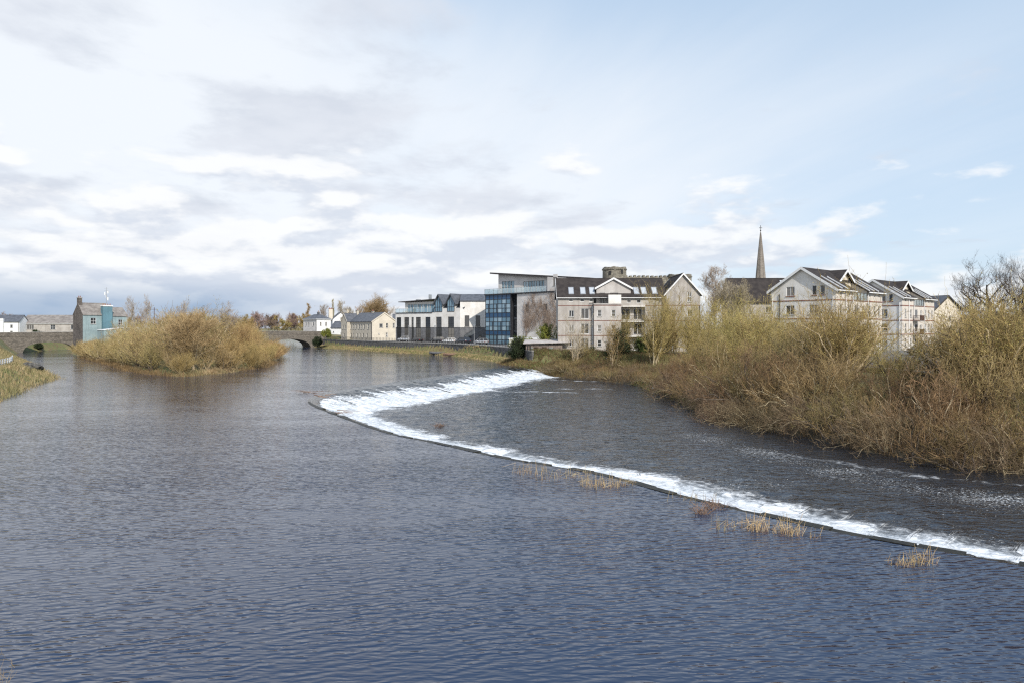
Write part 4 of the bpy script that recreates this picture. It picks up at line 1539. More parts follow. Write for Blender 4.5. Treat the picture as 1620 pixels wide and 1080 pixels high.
# wide dormer gable over the bay
b.wall((7.2, .55), (13.6, .55), 8.3, [(0, 11.6), (3.2, 13.35), (6.4, 11.6)], [(1.1, 8.75, 1.0, 2.0, 2, 1, 'white_trim', 'glass', False), (3.3, 8.75, 1.5, 2.0, 2, 1, 'white_trim', 'glass', False)], 'render_stone', name='dormer_wall')
b.wall((7.2, 4), (7.2, .55), 8.3, 11.6, (), 'render_stone', name='dormer_wall')
b.wall((13.6, .55), (13.6, 4), 8.3, 11.6, (), 'render_stone', name='dormer_wall')
b.gable_roof(7.2, 13.6, .55, 6.0, 11.6, 13.35, 'y', .3, .35, 'tile_dark', 'white_trim', ends=(True, False), name='dormer_roof')
# recessed balconies
b.wall((11.6, 1.2), (16.2, 1.2), -.4, 8.4, [(u, z, 1.6, 2.0, 2, 1, 'white_trim', 'glass', False) for z in (.1, 2.95, 5.75) for u in (1.2, 3.4)], 'render_stone', name='recess_wall')
b.wall((11.6, 0), (11.6, 1.2), -.4, 8.4, (), 'render_stone', name='recess_wall')
b.wall((16.2, 1.2), (16.2, 0), -.4, 8.4, (), 'render_stone', name='recess_wall')
for z in BZ:
    mb = MB()
    mb.box(11.62, 16.18, -.15, 1.19, z - .2, z)
    b.part('balcony_slab', mb, 'render_white')
    if z < 8:
        b.railing((11.65, -.1), (16.15, -.1), z, 1.0, .16)
b.wall((11.6, 0), (16.2, 0), 8.3, H, [(1.6, 8.8, .75, .7, 1, 1, 'white_trim', 'glass', False), (3.4, 8.8, .75, .7, 1, 1, 'white_trim', 'glass', False)], 'render_pink')
ops = [(u, z, .95, 1.25, 2, 1) for u in (1.7, 3.2) for z in (.8, 3.5, 6.2)] + [(2.2, 9.05, .75, .62, 1, 1, 'white_trim', 'glass', False)]
b.wall((16.2, 0), (19.8, 0), -.4, H, ops, 'render_pink')
# right front gable
GW = 6.3
b.wall((19.8, -1.2), (19.8 + GW, -1.2), -.4, [(0, 10.9), (GW / 2, 14.0), (GW, 10.4)], [(4.3, 9.0, .75, 1.8, 2, 2)] + [(u, z, .95, 1.25, 2, 1) for u in (1.5, 4.4) for z in (.8, 3.5, 6.2)], 'render_pink')
b.wall((19.8, 0), (19.8, -1.2), -.4, 10.2, (), 'render_pink')
b.wall((19.8 + GW, -1.2), (19.8 + GW, D), -.4, 10.2, (), 'render_stone', name='side_wall')
b.gable_roof(19.8, 19.8 + GW, -1.2, D, 10.5, 14.05, 'y', .35, .45, 'tile_dark', 'white_trim', name='gable_roof')
b.wall((0, D), (0, 0), -.4, [(0, H), (D / 2, HR), (D, H)], (), 'render_pink')
b.wall((L, D), (0, D), -.4, H, (), 'render_pink')
b.gable_roof(0, 20.2, 0, D, H, HR, 'x', .3, .4, 'tile_dark', 'white_trim', gutter='white_trim', ends=(True, False))
sl = (HR - H) / (D / 2)
for x in (2.0, 4.2, 5.9, 14.2, 15.6, 17.6):
    b.skylight(x, x + 1.0, .25, H + .25 * sl - .02, 2.1, H + 2.1 * sl - .02)
for z in BZ:
    for (xa, xb, y) in ((-.03, 6.58, -.05), (6.57, 11.63, -1.15), (16.22, 19.78, -.05), (19.77, 19.83 + GW, -1.25)):
        mb = MB()
        mb.box(xa, xb, y, y + .06, z, z + .10)
        b.part('string_course', mb, 'brick_band')
for x, y in ((6.4, -.1), (11.75, -1.2), (26.0, -1.3)):
    b.pipe(x, y, 0, 8.3, 'black_iron' if x > 11 else 'white_trim')
b.finish()

# ------------------------------------------------------------------ dark roofed block
b = Bld('dark_roofed_block', 'low block with long dark tiled roof left of the white gabled flats', (45.5, 140, 2.7), R(-2), 'building')
b.wall((0, 0), (14.5, 0), -.4, 9.6, [(11, 7.2, 1.1, 1.3, 2, 1), (7, 7.2, 1.1, 1.3, 2, 1), (3, 7.2, 1.1, 1.3, 2, 1)], 'render_pink')
b.wall((14.5, 0), (14.5, 9), -.4, [(0, 9.6), (4.5, 14.4), (9, 9.6)], (), 'render_pink')
b.wall((0, 9), (0, 0), -.4, [(0, 9.6), (4.5, 14.4), (9, 9.6)], (), 'render_pink')
b.gable_roof(0, 14.5, 0, 9, 9.6, 14.4, 'x', .4, .4, 'tile_dark', 'fascia')
b.skylight(8.6, 9.5, .5, 10.13, 1.7, 11.41)
b.skylight(10.6, 11.2, 3.6, 13.44, 3.95, 13.8)
b.finish()

# ------------------------------------------------------------------ white gabled flats (two alike blocks)
def gabled_flats(loc, label, dscale=1.0):
    b = Bld('gabled_flats', label, loc, face_rot((0.655, -0.755)), 'building', 'white gabled flats on the right bank')
    W, LN, H, HR = 10.2, 17.0, 9.85, 13.15
    Z1, Z2, Z3 = 2.85, 5.45, 8.2
    fr_ops = [(3.25, 9.0, 1.35, 1.45, 2, 1, 'white_trim', 'glass', 'brick_band'), (7.0, 9.05, .7, 1.45, 1, 1, 'white_trim', 'glass', 'brick_band'), (8.25, 9.05, .7, 1.45, 1, 1, 'white_trim', 'glass', 'brick_band'),
              (6.9, 6.15, 1.5, 1.45, 2, 1), (3.2, 6.15, 1.4, 1.4, 2, 1), (6.9, 3.5, 1.4, 1.4, 2, 1), (3.2, 3.5, 1.4, 1.4, 2, 1), (6.9, .8, 1.4, 1.4, 2, 1)]
    b.wall((0, 0), (W, 0), -.4, [(0, H), (W / 2, HR), (W, H)], fr_ops, 'render_white')
    # lit side: two full-height bays with a recessed terrace under a cross gable between them
    s0, s1, s2, s3 = 0.0, 6.0, 11.0, LN
    side = lambda us_: [(u, z, .7, 1.5, 1, 2) for u in us_ for z in (.7, 3.4, 6.1)] + [(u, 8.95, .55, .6, 1, 1, 'white_trim', 'glass', False) for u in us_]
    b.wall((W, s0), (W, s1), -.4, H, side((1.7, 4.4)), 'render_warm')
    b.wall((W, s1), (W, s2), -.4, Z3 + .1, [(1.2, z, 1.5, 1.5, 2, 1) for z in (.6, 3.3, 6.1)] + [(3.7, z, .8, 1.4, 1, 2) for z in (.6, 3.3, 6.1)], 'render_warm')
    b.wall((W, s2), (W, s3), -.4, H, side((1.2, 3.0, 4.8)), 'render_warm')
    b.wall((W - 2.4, s1 - .0), (W - 2.4, s2), Z3, [(0, 11.3), (2.5, 13.0), (5.0, 11.3)], [(1.3, 8.4, 1.6, 2.0, 2, 1, 'white_trim', 'glass', False), (3.7, 8.4, 1.6, 2.0, 2, 1, 'white_trim', 'glass', False)], 'render_cream')
    b.wall((W, s1), (W - 2.4, s1), Z3, [(0, H), (2.4, 11.3)], (), 'render_warm')
    b.wall((W - 2.4, s2), (W, s2), Z3, [(0, 11.3), (2.4, H)], (), 'render_warm')
    mb = MB()
    mb.box(W - 2.42, W + .1, s1 + .02, s2 - .02, Z3 + .1, Z3 + .2)
    b.part('terrace_slab', mb, 'concrete')
    mb = MB()
    mb.box(W + .02, W + .05, s1 + .1, s2 - .1, Z3 + .25, Z3 + 1.25)
    gb = b.part('balustrade', mb, 'glass_clear')
    mb = MB()
    for y in np.arange(s1 + .1, s2, 1.2):
        mb.box(W + .0, W + .08, y, y + .06, Z3 + .2, Z3 + 1.3)
    mb.bar((W + .04, s1 + .1, Z3 + 1.3), (W + .04, s2 - .1, Z3 + 1.3), .06)
    b.part('handrail', mb, 'black_iron', gb)
    b.wall((W, LN), (0, LN), -.4, [(0, H), (W / 2, HR), (W, H)], (), 'render_warm')
    b.wall((0, LN), (0, 0), -.4, H, (), 'render_white')
    # roof: left slope whole, right slope in three lengths
    k, t, ov, ev = .08, .18, .4, .45
    sl = (HR - H) / (W / 2)
    zo = H - ev * sl
    mb = MB()
    mb.prism([(-ev, -ov, zo + k), (W / 2, -ov, HR + k), (W / 2, LN + ov, HR + k), (-ev, LN + ov, zo + k)], (0, 0, t))
    b.part('roof', mb, 'tile_dark')
    for ya, yb, xe in ((-ov, s1 + .2, W + ev), (s1 + .2, s2 - .2, W - 2.2), (s2 - .2, LN + ov, W + ev)):
        mb = MB()
        ze_ = HR - (xe - W / 2) * sl
        mb.prism([(xe, ya, ze_ + k), (W / 2, ya, HR + k), (W / 2, yb, HR + k), (xe, yb, ze_ + k)], (0, 0, t))
        r_ = b.part('roof', mb, 'tile_dark')
        if xe > W:
            mg = MB()
            mg.bar((xe + .02, ya, ze_ + .1), (xe + .02, yb, ze_ + .1), .12, .16)
            b.part('gutter', mg, 'white_trim', r_)
            for yv in ((ya + 1.6, ya + 3.6) if ya < 0 else (ya + .25, ya + 2.0, ya + 3.8)):   # white upstands beside the roof lights
                mv = MB()
                mv.prism([(xe - .1, yv, ze_ + k + t + .05), (xe - 3.2, yv, ze_ + 3.1 * sl + k + t + .05), (xe - 3.2, yv, ze_ + 3.1 * sl + k + t + .22), (xe - .1, yv, ze_ + k + t + .22)], (0, .13, 0))
                b.part('roof_light_kerb', mv, 'white_trim', r_)
                mv = MB()
                mv.prism([(xe - .3, yv + .16, ze_ + .2 * sl + k + t + .02), (xe - 2.2, yv + .16, ze_ + 2.1 * sl + k + t + .02), (xe - 2.2, yv + .95, ze_ + 2.1 * sl + k + t + .02), (xe - .3, yv + .95, ze_ + .2 * sl + k + t + .02)], (0, 0, .07))
                b.part('roof_light', mv, 'glass', r_)
    for xs0, sg in ((-ev, 1), (W + ev, -1)):
        mb = MB()
        mb.prism([(xs0, -ov - .05, zo - .16), (W / 2, -ov - .05, HR - .12), (W / 2, -ov - .05, HR + k + t + .03), (xs0, -ov - .05, zo + k + t + .03)], (0, .05, 0))
        b.part('bargeboard', mb, 'white_trim')
    # cross gable roof, ridge running out over the terrace
    ym, xo = (s1 + s2) / 2, W - 1.9
    for ye in (s1 - .5, s2 + .5):
        mb = MB()
        zz = 13.05 - abs(ye - ym) * .68
        mb.prism([(xo, ye, zz + k), (xo, ym, 13.05 + k), (W / 2 - .2, ym, 13.05 + k), (W / 2 + .6, ye, zz + k)], (0, 0, t))
        b.part('cross_gable_roof', mb, 'tile_dark')
        mb = MB()
        mb.prism([(xo + .01, ye, zz - .12), (xo + .01, ym, 13.05 - .12), (xo + .01, ym, 13.05 + k + t + .02), (xo + .01, ye, zz + k + t + .02)], (.05, 0, 0))
        b.part('bargeboard', mb, 'white_trim')
    for z in (Z1, Z2, Z3):
        mb = MB()
        mb.box(-.04, W + .05, -.05, .02, z, z + .15)
        b.part('string_course', mb, 'brick_band')
        mb = MB()
        mb.box(W - .02, W + .055, .021, LN, z - .003, z + .153)
        b.part('string_course', mb, 'brick_band')
    for x, y, m_ in ((.35, -.08, 'white_trim'), (1.5, -.08, 'black_iron'), (W - .4, -.1, 'white_trim'), (W + .1, 3.2, 'white_trim'), (W + .1, 5.7, 'white_trim'), (W + .1, s2 + .3, 'white_trim')):
        b.pipe(x, y, 0, H - .5, m_)
    for z in (Z1, Z2):
        mb = MB()
        mb.box(W + .06, W + 1.3, s1 - .7, s1 + 1.7, z - .15, z)
        b.part('balcony_slab', mb, 'concrete')
        b.railing((W + 1.25, s1 - .65), (W + 1.25, s1 + 1.65), z, 1.0, .18, 'wood_brown', .045)
        b.railing((W + .1, s1 - .65), (W + 1.25, s1 - .65), z, 1.0, .18, 'wood_brown', .045)
    b.finish()


gabled_flats((41.0, 108.2, 2.8), 'white gabled flats nearest the camera, beside the dark tiled roof')
gabled_flats((65.9, 134.7, 2.8), 'second white gabled flats standing behind and to the side of the first')
b = Bld('tan_gable_house', 'tan rendered house with plain brown gable beyond the white flats', (95.0, 153.5, 2.8), R(18), 'house')
b.wall((0, 0), (8, 0), -.4, [(0, 8.2), (4, 11.2), (8, 8.2)], [(4.6, 5.5, .8, 1.2)], 'render_cream')
b.wall((0, 12), (0, 0), -.4, 8.2, [(3, 5.3, 1, 1.2), (8, 5.3, 1, 1.2)], 'render_cream')
b.wall((8, 0), (8, 12), -.4, 8.2, (), 'render_cream')
b.gable_roof(0, 8, 0, 12, 8.2, 11.2, 'y', .3, .5, 'slate', 'fascia')
b.finish()
for i, (x, y, w, lab) in enumerate(((118, 176, 6, 'distant white bungalow with dark roof, half hidden right of the tan gable'), (131, 186, 7, 'distant low house with white chimney among trees at far right'))):
    b = Bld('distant_house', lab, (x, y, 2.8), R(-25 + 40 * i), 'house')
    b.wall((0, 0), (w, 0), -.3, [(0, 6), (w / 2, 8.4), (w, 6)], [(w / 2, 4.2, .9, 1.1)], 'render_pure')
    b.wall((0, 8), (0, 0), -.3, 6, (), 'render_pure')
    b.wall((w, 0), (w, 8), -.3, 6, [(4, 4, 1, 1.1)], 'render_pure')
    b.gable_roof(0, w, 0, 8, 6, 8.4, 'y', .25, .3, 'slate', None)
    b.chimney(w / 2, 4, .9, .7, 7.8, 10.4, 'render_pure', 1)
    b.finish()

# ------------------------------------------------------------------ church spire
sp_ = tag(empty('church_spire', (122, 335, 3)), 'tall slender stone church spire with cross rising above the roofs', 'church spire')
mb = MB()
mb.box(-3.2, 3.2, -3.2, 3.2, 0, 22)
mb.build('tower', M['spire_stone'], sp_)
mb = MB()
N = 8
rings = [(22, 2.75), (30, 2.15), (40, 1.25), (49, .35), (50.5, .16)]
for (za, ra), (zb, rb) in zip(rings[:-1], rings[1:]):
    for i in range(N):
        a0, a1 = 2 * math.pi * (i + .5) / N, 2 * math.pi * (i + 1.5) / N
        mb.face([(ra * math.cos(a0), ra * math.sin(a0), za), (ra * math.cos(a1), ra * math.sin(a1), za), (rb * math.cos(a1), rb * math.sin(a1), zb), (rb * math.cos(a0), rb * math.sin(a0), zb)])
spire = mb.build('spire', M['spire_stone'], sp_)
mb = MB()
for i in range(N):
    a0 = 2 * math.pi * (i + .5) / N
    for (za, ra), (zb, rb) in zip(rings[:-1], rings[1:]):
        mb.bar((ra * math.cos(a0), ra * math.sin(a0), za), (rb * math.cos(a0), rb * math.sin(a0), zb), .17)
mb.build('spire_rib', M['spire_stone'], spire)
for sx_ in (-1, 1):
    for sy_ in (-1, 1):
        mb = MB()
        mb.cyl((sx_ * 2.6, sy_ * 2.6, 22), (sx_ * 2.6, sy_ * 2.6, 27.5), .5, .05, 8)
        mb.build('pinnacle', M['spire_stone'], sp_)
mb = MB()
mb.box(-.09, .09, -.09, .09, 50.4, 54.0)
mb.box(-.75, .75, -.08, .08, 52.6, 52.85)
mb.cyl((0, 0, 51.2), (0, 0, 51.7), .3, .3, 8)
mb.build('cross', M['black_iron'], sp_)

# ------------------------------------------------------------------ teal house on the island
d = (0.6, 0.8)
b = Bld('teal_house', 'teal painted old house with dark stone gable and big chimney by the bridge', (-116.3, 185, 4.0), face_rot(d), 'house')
H, HR, GWD = 6.4, 9.5, 6.4
b.wall((0, 0), (6.6, 0), -3, H, [(2.6, 3.9, 1.35, 1.7, 2, 2)], 'pale_teal')
b.wall((6.6, .0), (11.5, .0), -3, H - .3, [(3.0, 3.6, 1.1, 1.6, 2, 2)], 'pale_teal')
b.wall((0, GWD), (0, 0), -3, [(0, H), (GWD / 2, HR), (GWD, H)], (), 'dark_stone')
b.wall((11.5, GWD), (0, GWD), -3, H, (), 'dark_stone')
b.wall((11.5, 0), (11.5, GWD), -3, [(0, H - .3), (GWD / 2, HR - 1.1), (GWD, H - .3)], (), 'pale_teal')
b.gable_roof(0, 7.0, 0, GWD, H, HR, 'x', .05, .2, 'roof_old', None, ends=(True, False))
b.gable_roof(7.0, 11.5, 0, GWD, H - .3, HR - 1.1, 'x', .15, .2, 'roof_old', None, ends=(False, True), name='lower_roof')
mb = MB()
mb.box(4.7, 7.1, -1.0, .6, -3, 8.8)
st = b.part('chimney_breast', mb, 'teal')
mb = MB()
mb.box(4.6, 7.2, -1.1, .7, 8.8, 9.1)
b.part('chimney_cap', mb, 'white_trim', st)
for x in (5.0, 5.6, 6.2, 6.8):
    mb = MB()
    mb.cyl((x, -.2, 9.1), (x, -.2, 9.55), .15, .12, 8)
    b.part('chimney_pot', mb, 'brick_red', st)
b.chimney(.4, GWD / 2, .75, 1.5, HR - .8, HR + 1.5, 'dark_stone', 2)
b.finish()
b = Bld('pale_teal_yard_wall', 'pale blue-green lower yard building in front of the teal house', (-109.2, 182.6, 2.6), face_rot(d), 'building')
b.wall((0, 0), (11.0, 0), -1.5, [(0, 3.6), (5, 4.2), (11, 4.3)], [(3.0, .9, 1.6, 1.3, 2, 1, 'wood_brown', 'glass', False), (4.9, .9, 1.5, 1.3, 2, 1, 'wood_brown', 'glass', False)], 'pale_teal')
b.wall((0, 4), (0, 0), -1.5, 3.6, (), 'pale_teal')
b.wall((11, 0), (11, 4), -1.5, 4.3, (), 'pale_teal')
mb = MB()
mb.prism([(-.1, -.12, 3.6), (5, -.12, 4.2), (11.1, -.12, 4.3), (11.1, -.12, 4.42), (5, -.12, 4.33), (-.1, -.12, 3.74)], (0, 4, 0))
b.part('roof', mb, 'white_trim')
b.finish()
# aerial mast on the chimney stack
ms = tag(empty('aerial_mast', (-113.0, 190.2, 13.3)), 'slim aerial mast with white panel antennas above the teal chimney', 'mast')
mb = MB()
mb.cyl((0, 0, -.3), (0, 0, 4.8), .07, .05, 8)
mb.build('pole', M['grey_metal'], ms)
for i, (z, a) in enumerate(((1.2, 0), (1.9, 2.1), (2.6, 4.2), (3.1, 1.0))):
    mb = MB()
    mb.bar((0, 0, z + .4), (.42 * math.cos(a), .42 * math.sin(a), z + .4), .05)
    mb.box(.42 * math.cos(a) - .13, .42 * math.cos(a) + .13, .42 * math.sin(a) - .06, .42 * math.sin(a) + .06, z, z + .85)
    mb.build('antenna', M['white_trim'], ms)
for z in (3.9, 4.4):
    mb = MB()
    mb.bar((-.55, 0, z), (.55, .2, z), .04)
    mb.build('cross_arm', M['grey_metal'], ms)

# ------------------------------------------------------------------ houses beyond the left bridge end
b = Bld('white_terrace_house', 'white terrace house with slate roof and downpipes at the left edge', (-171, 219, 4.6), R(12), 'house')
b.wall((0, 0), (11.5, 0), -.5, 4.2, [(1.6, 2.2, .8, 1.1, 1, 2), (4.4, 2.2, .8, 1.1, 1, 2), (9.2, 2.2, .8, 1.1, 1, 2), (1.6, .2, .8, 1.1, 1, 2), (9.2, .2, .8, 1.1, 1, 2)], 'render_pure')
b.wall((11.5, 0), (11.5, 6), -.5, [(0, 4.2), (3, 6.2), (6, 4.2)], (), 'render_pure')
b.wall((0, 6), (0, 0), -.5, [(0, 4.2), (3, 6.2), (6, 4.2)], (), 'render_pure')
b.gable_roof(0, 11.5, 0, 6, 4.2, 6.2, 'x', .15, .3, 'slate', None)
mb = MB()
mb.box(5.9, 7.2, -.8, 0.02, -.5, 5.2)
b.part('porch_tower', mb, 'render_pure')
b.pipe(11.3, -.08, 0, 4, 'black_iron')
b.finish()
b = Bld('white_flat_house', 'plain white flat-fronted house at the extreme left by the road', (-186, 222, 4.6), R(5), 'house')
b.wall((0, 0), (13, 0), -.5, 6.3, [(u, 4.2, .9, 1.2) for u in (8, 10.4, 12)], 'render_pure')
b.wall((13, 0), (13, 6), -.5, 6.3, (), 'render_pure')
b.wall((0, 6), (0, 0), -.5, 6.3, (), 'render_pure')
mb = MB()
mb.box(-.1, 13.1, -.1, 6, 6.3, 6.5)
b.part('roof', mb, 'slate')
b.finish()
b = Bld('long_hall', 'long low pinkish hall with grey roof and white windows behind the bridge', (-163, 226, 4.6), R(4), 'building')
b.wall((0, 0), (23, 0), -.6, 3.8, [(3.0, 1.7, 3.0, 1.5, 4, 1), (10.5, 1.7, 1.6, 1.5, 2, 2), (17.5, 1.7, 2.6, 1.5, 3, 1)], 'render_pink')
b.wall((23, 0), (23, 9), -.6, [(0, 3.8), (4.5, 6.3), (9, 3.8)], (), 'render_pink')
b.wall((0, 9), (0, 0), -.6, [(0, 3.8), (4.5, 6.3), (9, 3.8)], (), 'render_pink')
b.gable_roof(0, 23, 0, 9, 3.8, 6.3, 'x', .2, .35, 'roof_old', None, gutter='white_trim')
b.finish()

# ------------------------------------------------------------------ shed by the weir
b = Bld('riverside_shed', 'weathered flat-roofed shed with pale felt roof and faded painted panels by weir', (2.6, 127.4, 1.5), R(-4), 'shed')
mb0 = 2.45
b.wall((0, 0), (6.4, 0), -1, mb0, [(1.9, .9, .9, 1.0, 2, 1, 'wood_brown', 'glass', False), (3.4, .9, .9, 1.0, 2, 1, 'wood_brown', 'glass', False)], 'shed_wall')
b.wall((0, 4), (0, 0), -1, mb0, (), 'shed_wall')
b.wall((6.4, 0), (6.4, 4), -1, mb0, (), 'shed_wall')
mb = MB()
mb.prism([(-.5, -.5, 2.46), (8.2, -.6, 2.7), (8.6, 4.4, 3.25), (-.4, 4.4, 3.0)], (0, 0, .14))
b.part('roof', mb, 'shed_roof')
for x in np.arange(.1, 6.4, .42):
    if abs(x - 1.9) < .75 or abs(x - 3.4) < .75:
        continue
    mb = MB()
    mb.box(x, x + .36, -.045, -.003, -.6, 2.3)
    b.part('plank', mb, 'shed_wall')
for x, w, z0, h, mt in ((4.3, .7, .9, .9, 'pale_teal'), (.8, .5, 1.0, .8, 'pale_teal')):
    mb = MB()
    mb.box(x, x + w, -.065, -.047, z0, z0 + h)
    b.part('painted_panel', mb, mt)
b.finish()
b = Bld('low_white_store', 'low white flat-topped store behind the evergreen hedge', (-0.6, 147.5, 2.75), R(-8), 'building')
b.wall((0, 0), (9, 0), -.3, 1.75, (), 'render_pure')
b.wall((0, 5), (0, 0), -.3, 1.75, (), 'render_pure')
b.wall((9, 0), (9, 5), -.3, 1.75, (), 'render_pure')
mb = MB()
mb.box(-.1, 9.1, -.1, 5, 1.75, 1.95)
b.part('roof', mb, 'white_trim')
b.finish()
yb_ = tag(empty('garden_wall', (9.4, 126.9, 1.6), R(-6)), 'garden wall beside the shed with a bright yellow painted patch', 'wall')
mb = MB()
mb.box(0, 6.5, 0, .25, -1, 1.5)
mb.build('wall_face', M['shed_wall'], yb_)
mb = MB()
n = 14
mb.prism([((1.2 + .55 * (1 + .25 * math.sin(i * 2.3)) * math.cos(i / n * 6.283)), -.004, .75 + .5 * (1 + .2 * math.cos(i * 3.1)) * math.sin(i / n * 6.283)) for i in range(n)], (0, -.02, 0))
mb.build('yellow_patch', M['yellow'], yb_)
mb = MB()
mb.prism([((-.05 + .25 * math.cos(i / 9 * 6.283)), -.004, .55 + .28 * math.sin(i / 9 * 6.283)) for i in range(9)], (0, -.02, 0))
mb.build('white_patch', M['tarp'], yb_)

# ------------------------------------------------------------------ vegetation generator
def tube_arrays(P_, Rr, sides=3):
    """P_ (N,K,3) polylines, Rr (N,K) radii -> verts, quads"""
    N, K = P_.shape[:2]
    T = np.gradient(P_, axis=1)
    T /= np.linalg.norm(T, axis=2, keepdims=True) + 1e-9
    ref = np.tile(np.array((0.31, 0.52, 0.80)), (N, 1))
    bad = np.abs((T[:, 0] * ref).sum(1)) > .93
    ref[bad] = (0.9, -0.3, 0.1)
    A = np.cross(T, ref[:, None, :])
    A /= np.linalg.norm(A, axis=2, keepdims=True) + 1e-9
    B = np.cross(T, A)
    ang = np.arange(sides) / sides * 2 * np.pi
    V = P_[:, :, None, :] + Rr[:, :, None, None] * (A[:, :, None, :] * np.cos(ang)[None, None, :, None] + B[:, :, None, :] * np.sin(ang)[None, None, :, None])
    idx = np.arange(N * K * sides).reshape(N, K, sides)
    a, b_ = idx[:, :-1], idx[:, 1:]
    F = np.stack([a, np.roll(a, -1, 2), np.roll(b_, -1, 2), b_], -1).reshape(-1, 4)
    return V.reshape(-1, 3), F


def join(parts):
    vs_, fs_, n = [], [], 0
    for v, f in parts:
        vs_.append(v)
        fs_.append(f + n)
        n += len(v)
    return np.vstack(vs_), np.vstack(fs_)


def unit(v):
    return v / (np.linalg.norm(v, axis=-1, keepdims=True) + 1e-9)


def grow(r, par, parR, count, trange, length, angle, K, up=0.2, rratio=0.55, curl=0.15, wig=0.04, tip=0.25, minr=0.006, outward=0.0):
    """child branches on parent polylines"""
    N, KP = par.shape[:2]
    M_ = N * count
    pi = np.repeat(np.arange(N), count)
    t = np.tile((np.arange(count) + .5) / count, N) + r.normal(0, .35 / count, M_)
    t = np.clip(trange[0] + t * (trange[1] - trange[0]), 0, .995)
    s = t * (KP - 1)
    i0 = np.minimum(s.astype(int), KP - 2)
    fr = (s - i0)[:, None]
    st = par[pi, i0] * (1 - fr) + par[pi, i0 + 1] * fr
    tan = unit(par[pi, i0 + 1] - par[pi, i0])
    plen = np.linalg.norm(np.diff(par, axis=1), axis=2).sum(1)[pi]
    rad = parR[pi, i0] * (1 - fr[:, 0]) + parR[pi, i0 + 1] * fr[:, 0]
    rv = unit(r.normal(size=(M_, 3)))
    perp = unit(rv - (rv * tan).sum(1, keepdims=True) * tan)
    an = np.radians(angle[0] + (angle[1] - angle[0]) * r.random(M_))[:, None]
    d0 = tan * np.cos(an) + perp * np.sin(an)
    d0[:, 2] += up
    if outward:
        o = st.copy()
        o[:, 2] = 0
        d0 += unit(o) * outward
    d0 = unit(d0)
    ln = plen * (length[0] + (length[1] - length[0]) * r.random(M_)) * (1 - .45 * t)
    q = np.linspace(0, 1, K)
    cv = unit(r.normal(size=(M_, 3))) * curl
    cv[:, 2] += curl * 1.2 * np.sign(up)
    P_ = st[:, None] + ln[:, None, None] * (d0[:, None] * q[None, :, None] + cv[:, None] * (q ** 2)[None, :, None])
    P_[:, 1:] += r.normal(0, wig, (M_, K - 1, 3)) * ln[:, None, None]
    r0 = np.maximum(rad * rratio, minr)
    Rr = r0[:, None] * (1 - (1 - tip) * q[None, :])
    return P_, np.maximum(Rr, minr * .6)


def leaf_quads(r, P_, n, size, spread=.05):
    N, K = P_.shape[:2]
    pi = r.integers(0, N, n)
    k = r.integers(0, K - 1, n)
    f_ = r.random((n, 1))
    c = P_[pi, k] * (1 - f_) + P_[pi, k + 1] * f_ + r.normal(0, spread, (n, 3))
    a = unit(r.normal(size=(n, 3)))
    b_ = unit(np.cross(a, r.normal(size=(n, 3))))
    s = (size * (.6 + .8 * r.random(n)))[:, None]
    V = np.stack([c - a * s, c + b_ * s * .42, c + a * s, c - b_ * s * .42], 1).reshape(-1, 3)
    return V, np.arange(4 * n).reshape(n, 4)


def bush_meshes(seed, H, Rd, stems=16, nb_=11, nt_=9, lean=(.1, 1.0), thick=.05, minr=.009, twigmat='twig_gold', barkmat='bark_pale', leaves=0, leafmat='leaf_bud', leafsize=.05, basal=.28, droop=0.0, third=0, ang1=(18, 56), up1=.33):
    r = np.random.default_rng(seed)
    K = 8
    az = r.random(stems) * 2 * np.pi
    br = Rd * basal * np.sqrt(r.random(stems))
    base = np.stack([br * np.cos(az), br * np.sin(az), np.full(stems, -.35)], 1)
    le = lean[0] + (lean[1] - lean[0]) * r.random(stems)
    az2 = az + r.normal(0, .5, stems)
    hh = H * (.62 + .38 * r.random(stems)) * (1 - .38 * le ** 2)
    q = np.linspace(0, 1, K)
    P_ = np.empty((stems, K, 3))
    P_[:, :, 0] = base[:, 0, None] + (np.cos(az2) * le * Rd)[:, None] * q ** 1.25
    P_[:, :, 1] = base[:, 1, None] + (np.sin(az2) * le * Rd)[:, None] * q ** 1.25
    P_[:, :, 2] = base[:, 2, None] + (hh + .35)[:, None] * (q ** .92 - droop * (le[:, None] * q) ** 3)
    P_[:, 1:] += r.normal(0, .028 * H, (stems, K - 1, 3)) * (.4 + q[1:, None])
    R0 = thick * (.6 + .8 * r.random(stems))[:, None] * (1 - .8 * q[None])
    l1, r1 = grow(r, P_, R0, nb_, (.12, 1.0), (.22, .58), ang1, 6, up1, .55, .20, .05, .3, minr * 1.15)
    l2, r2 = grow(r, l1, r1, nt_, (.1, 1.0), (.25, .70), (ang1[0], ang1[1] + 6), 4, up1 * .6, .6, .2, .05, .4, minr)
    tw = [tube_arrays(l1, r1), tube_arrays(l2, r2)]
    if third:
        l3, r3 = grow(r, l2, r2, third, (.15, 1.0), (.4, .7), (20, 50), 3, .12, .7, .12, .02, .5, minr * .8)
        tw.append(tube_arrays(l3, r3))
        l2 = l3
    v, f = tube_arrays(P_, R0, 5)
    me1 = np_mesh('stems', v, f, M[barkmat], True)
    v, f = join(tw)
    me2 = np_mesh('crown', v, f, M[twigmat])
    me3 = None
    if leaves:
        v, f = leaf_quads(r, l2, leaves, leafsize)
        me3 = np_mesh('foliage', v, f, M[leafmat])
    return me1, me2, me3


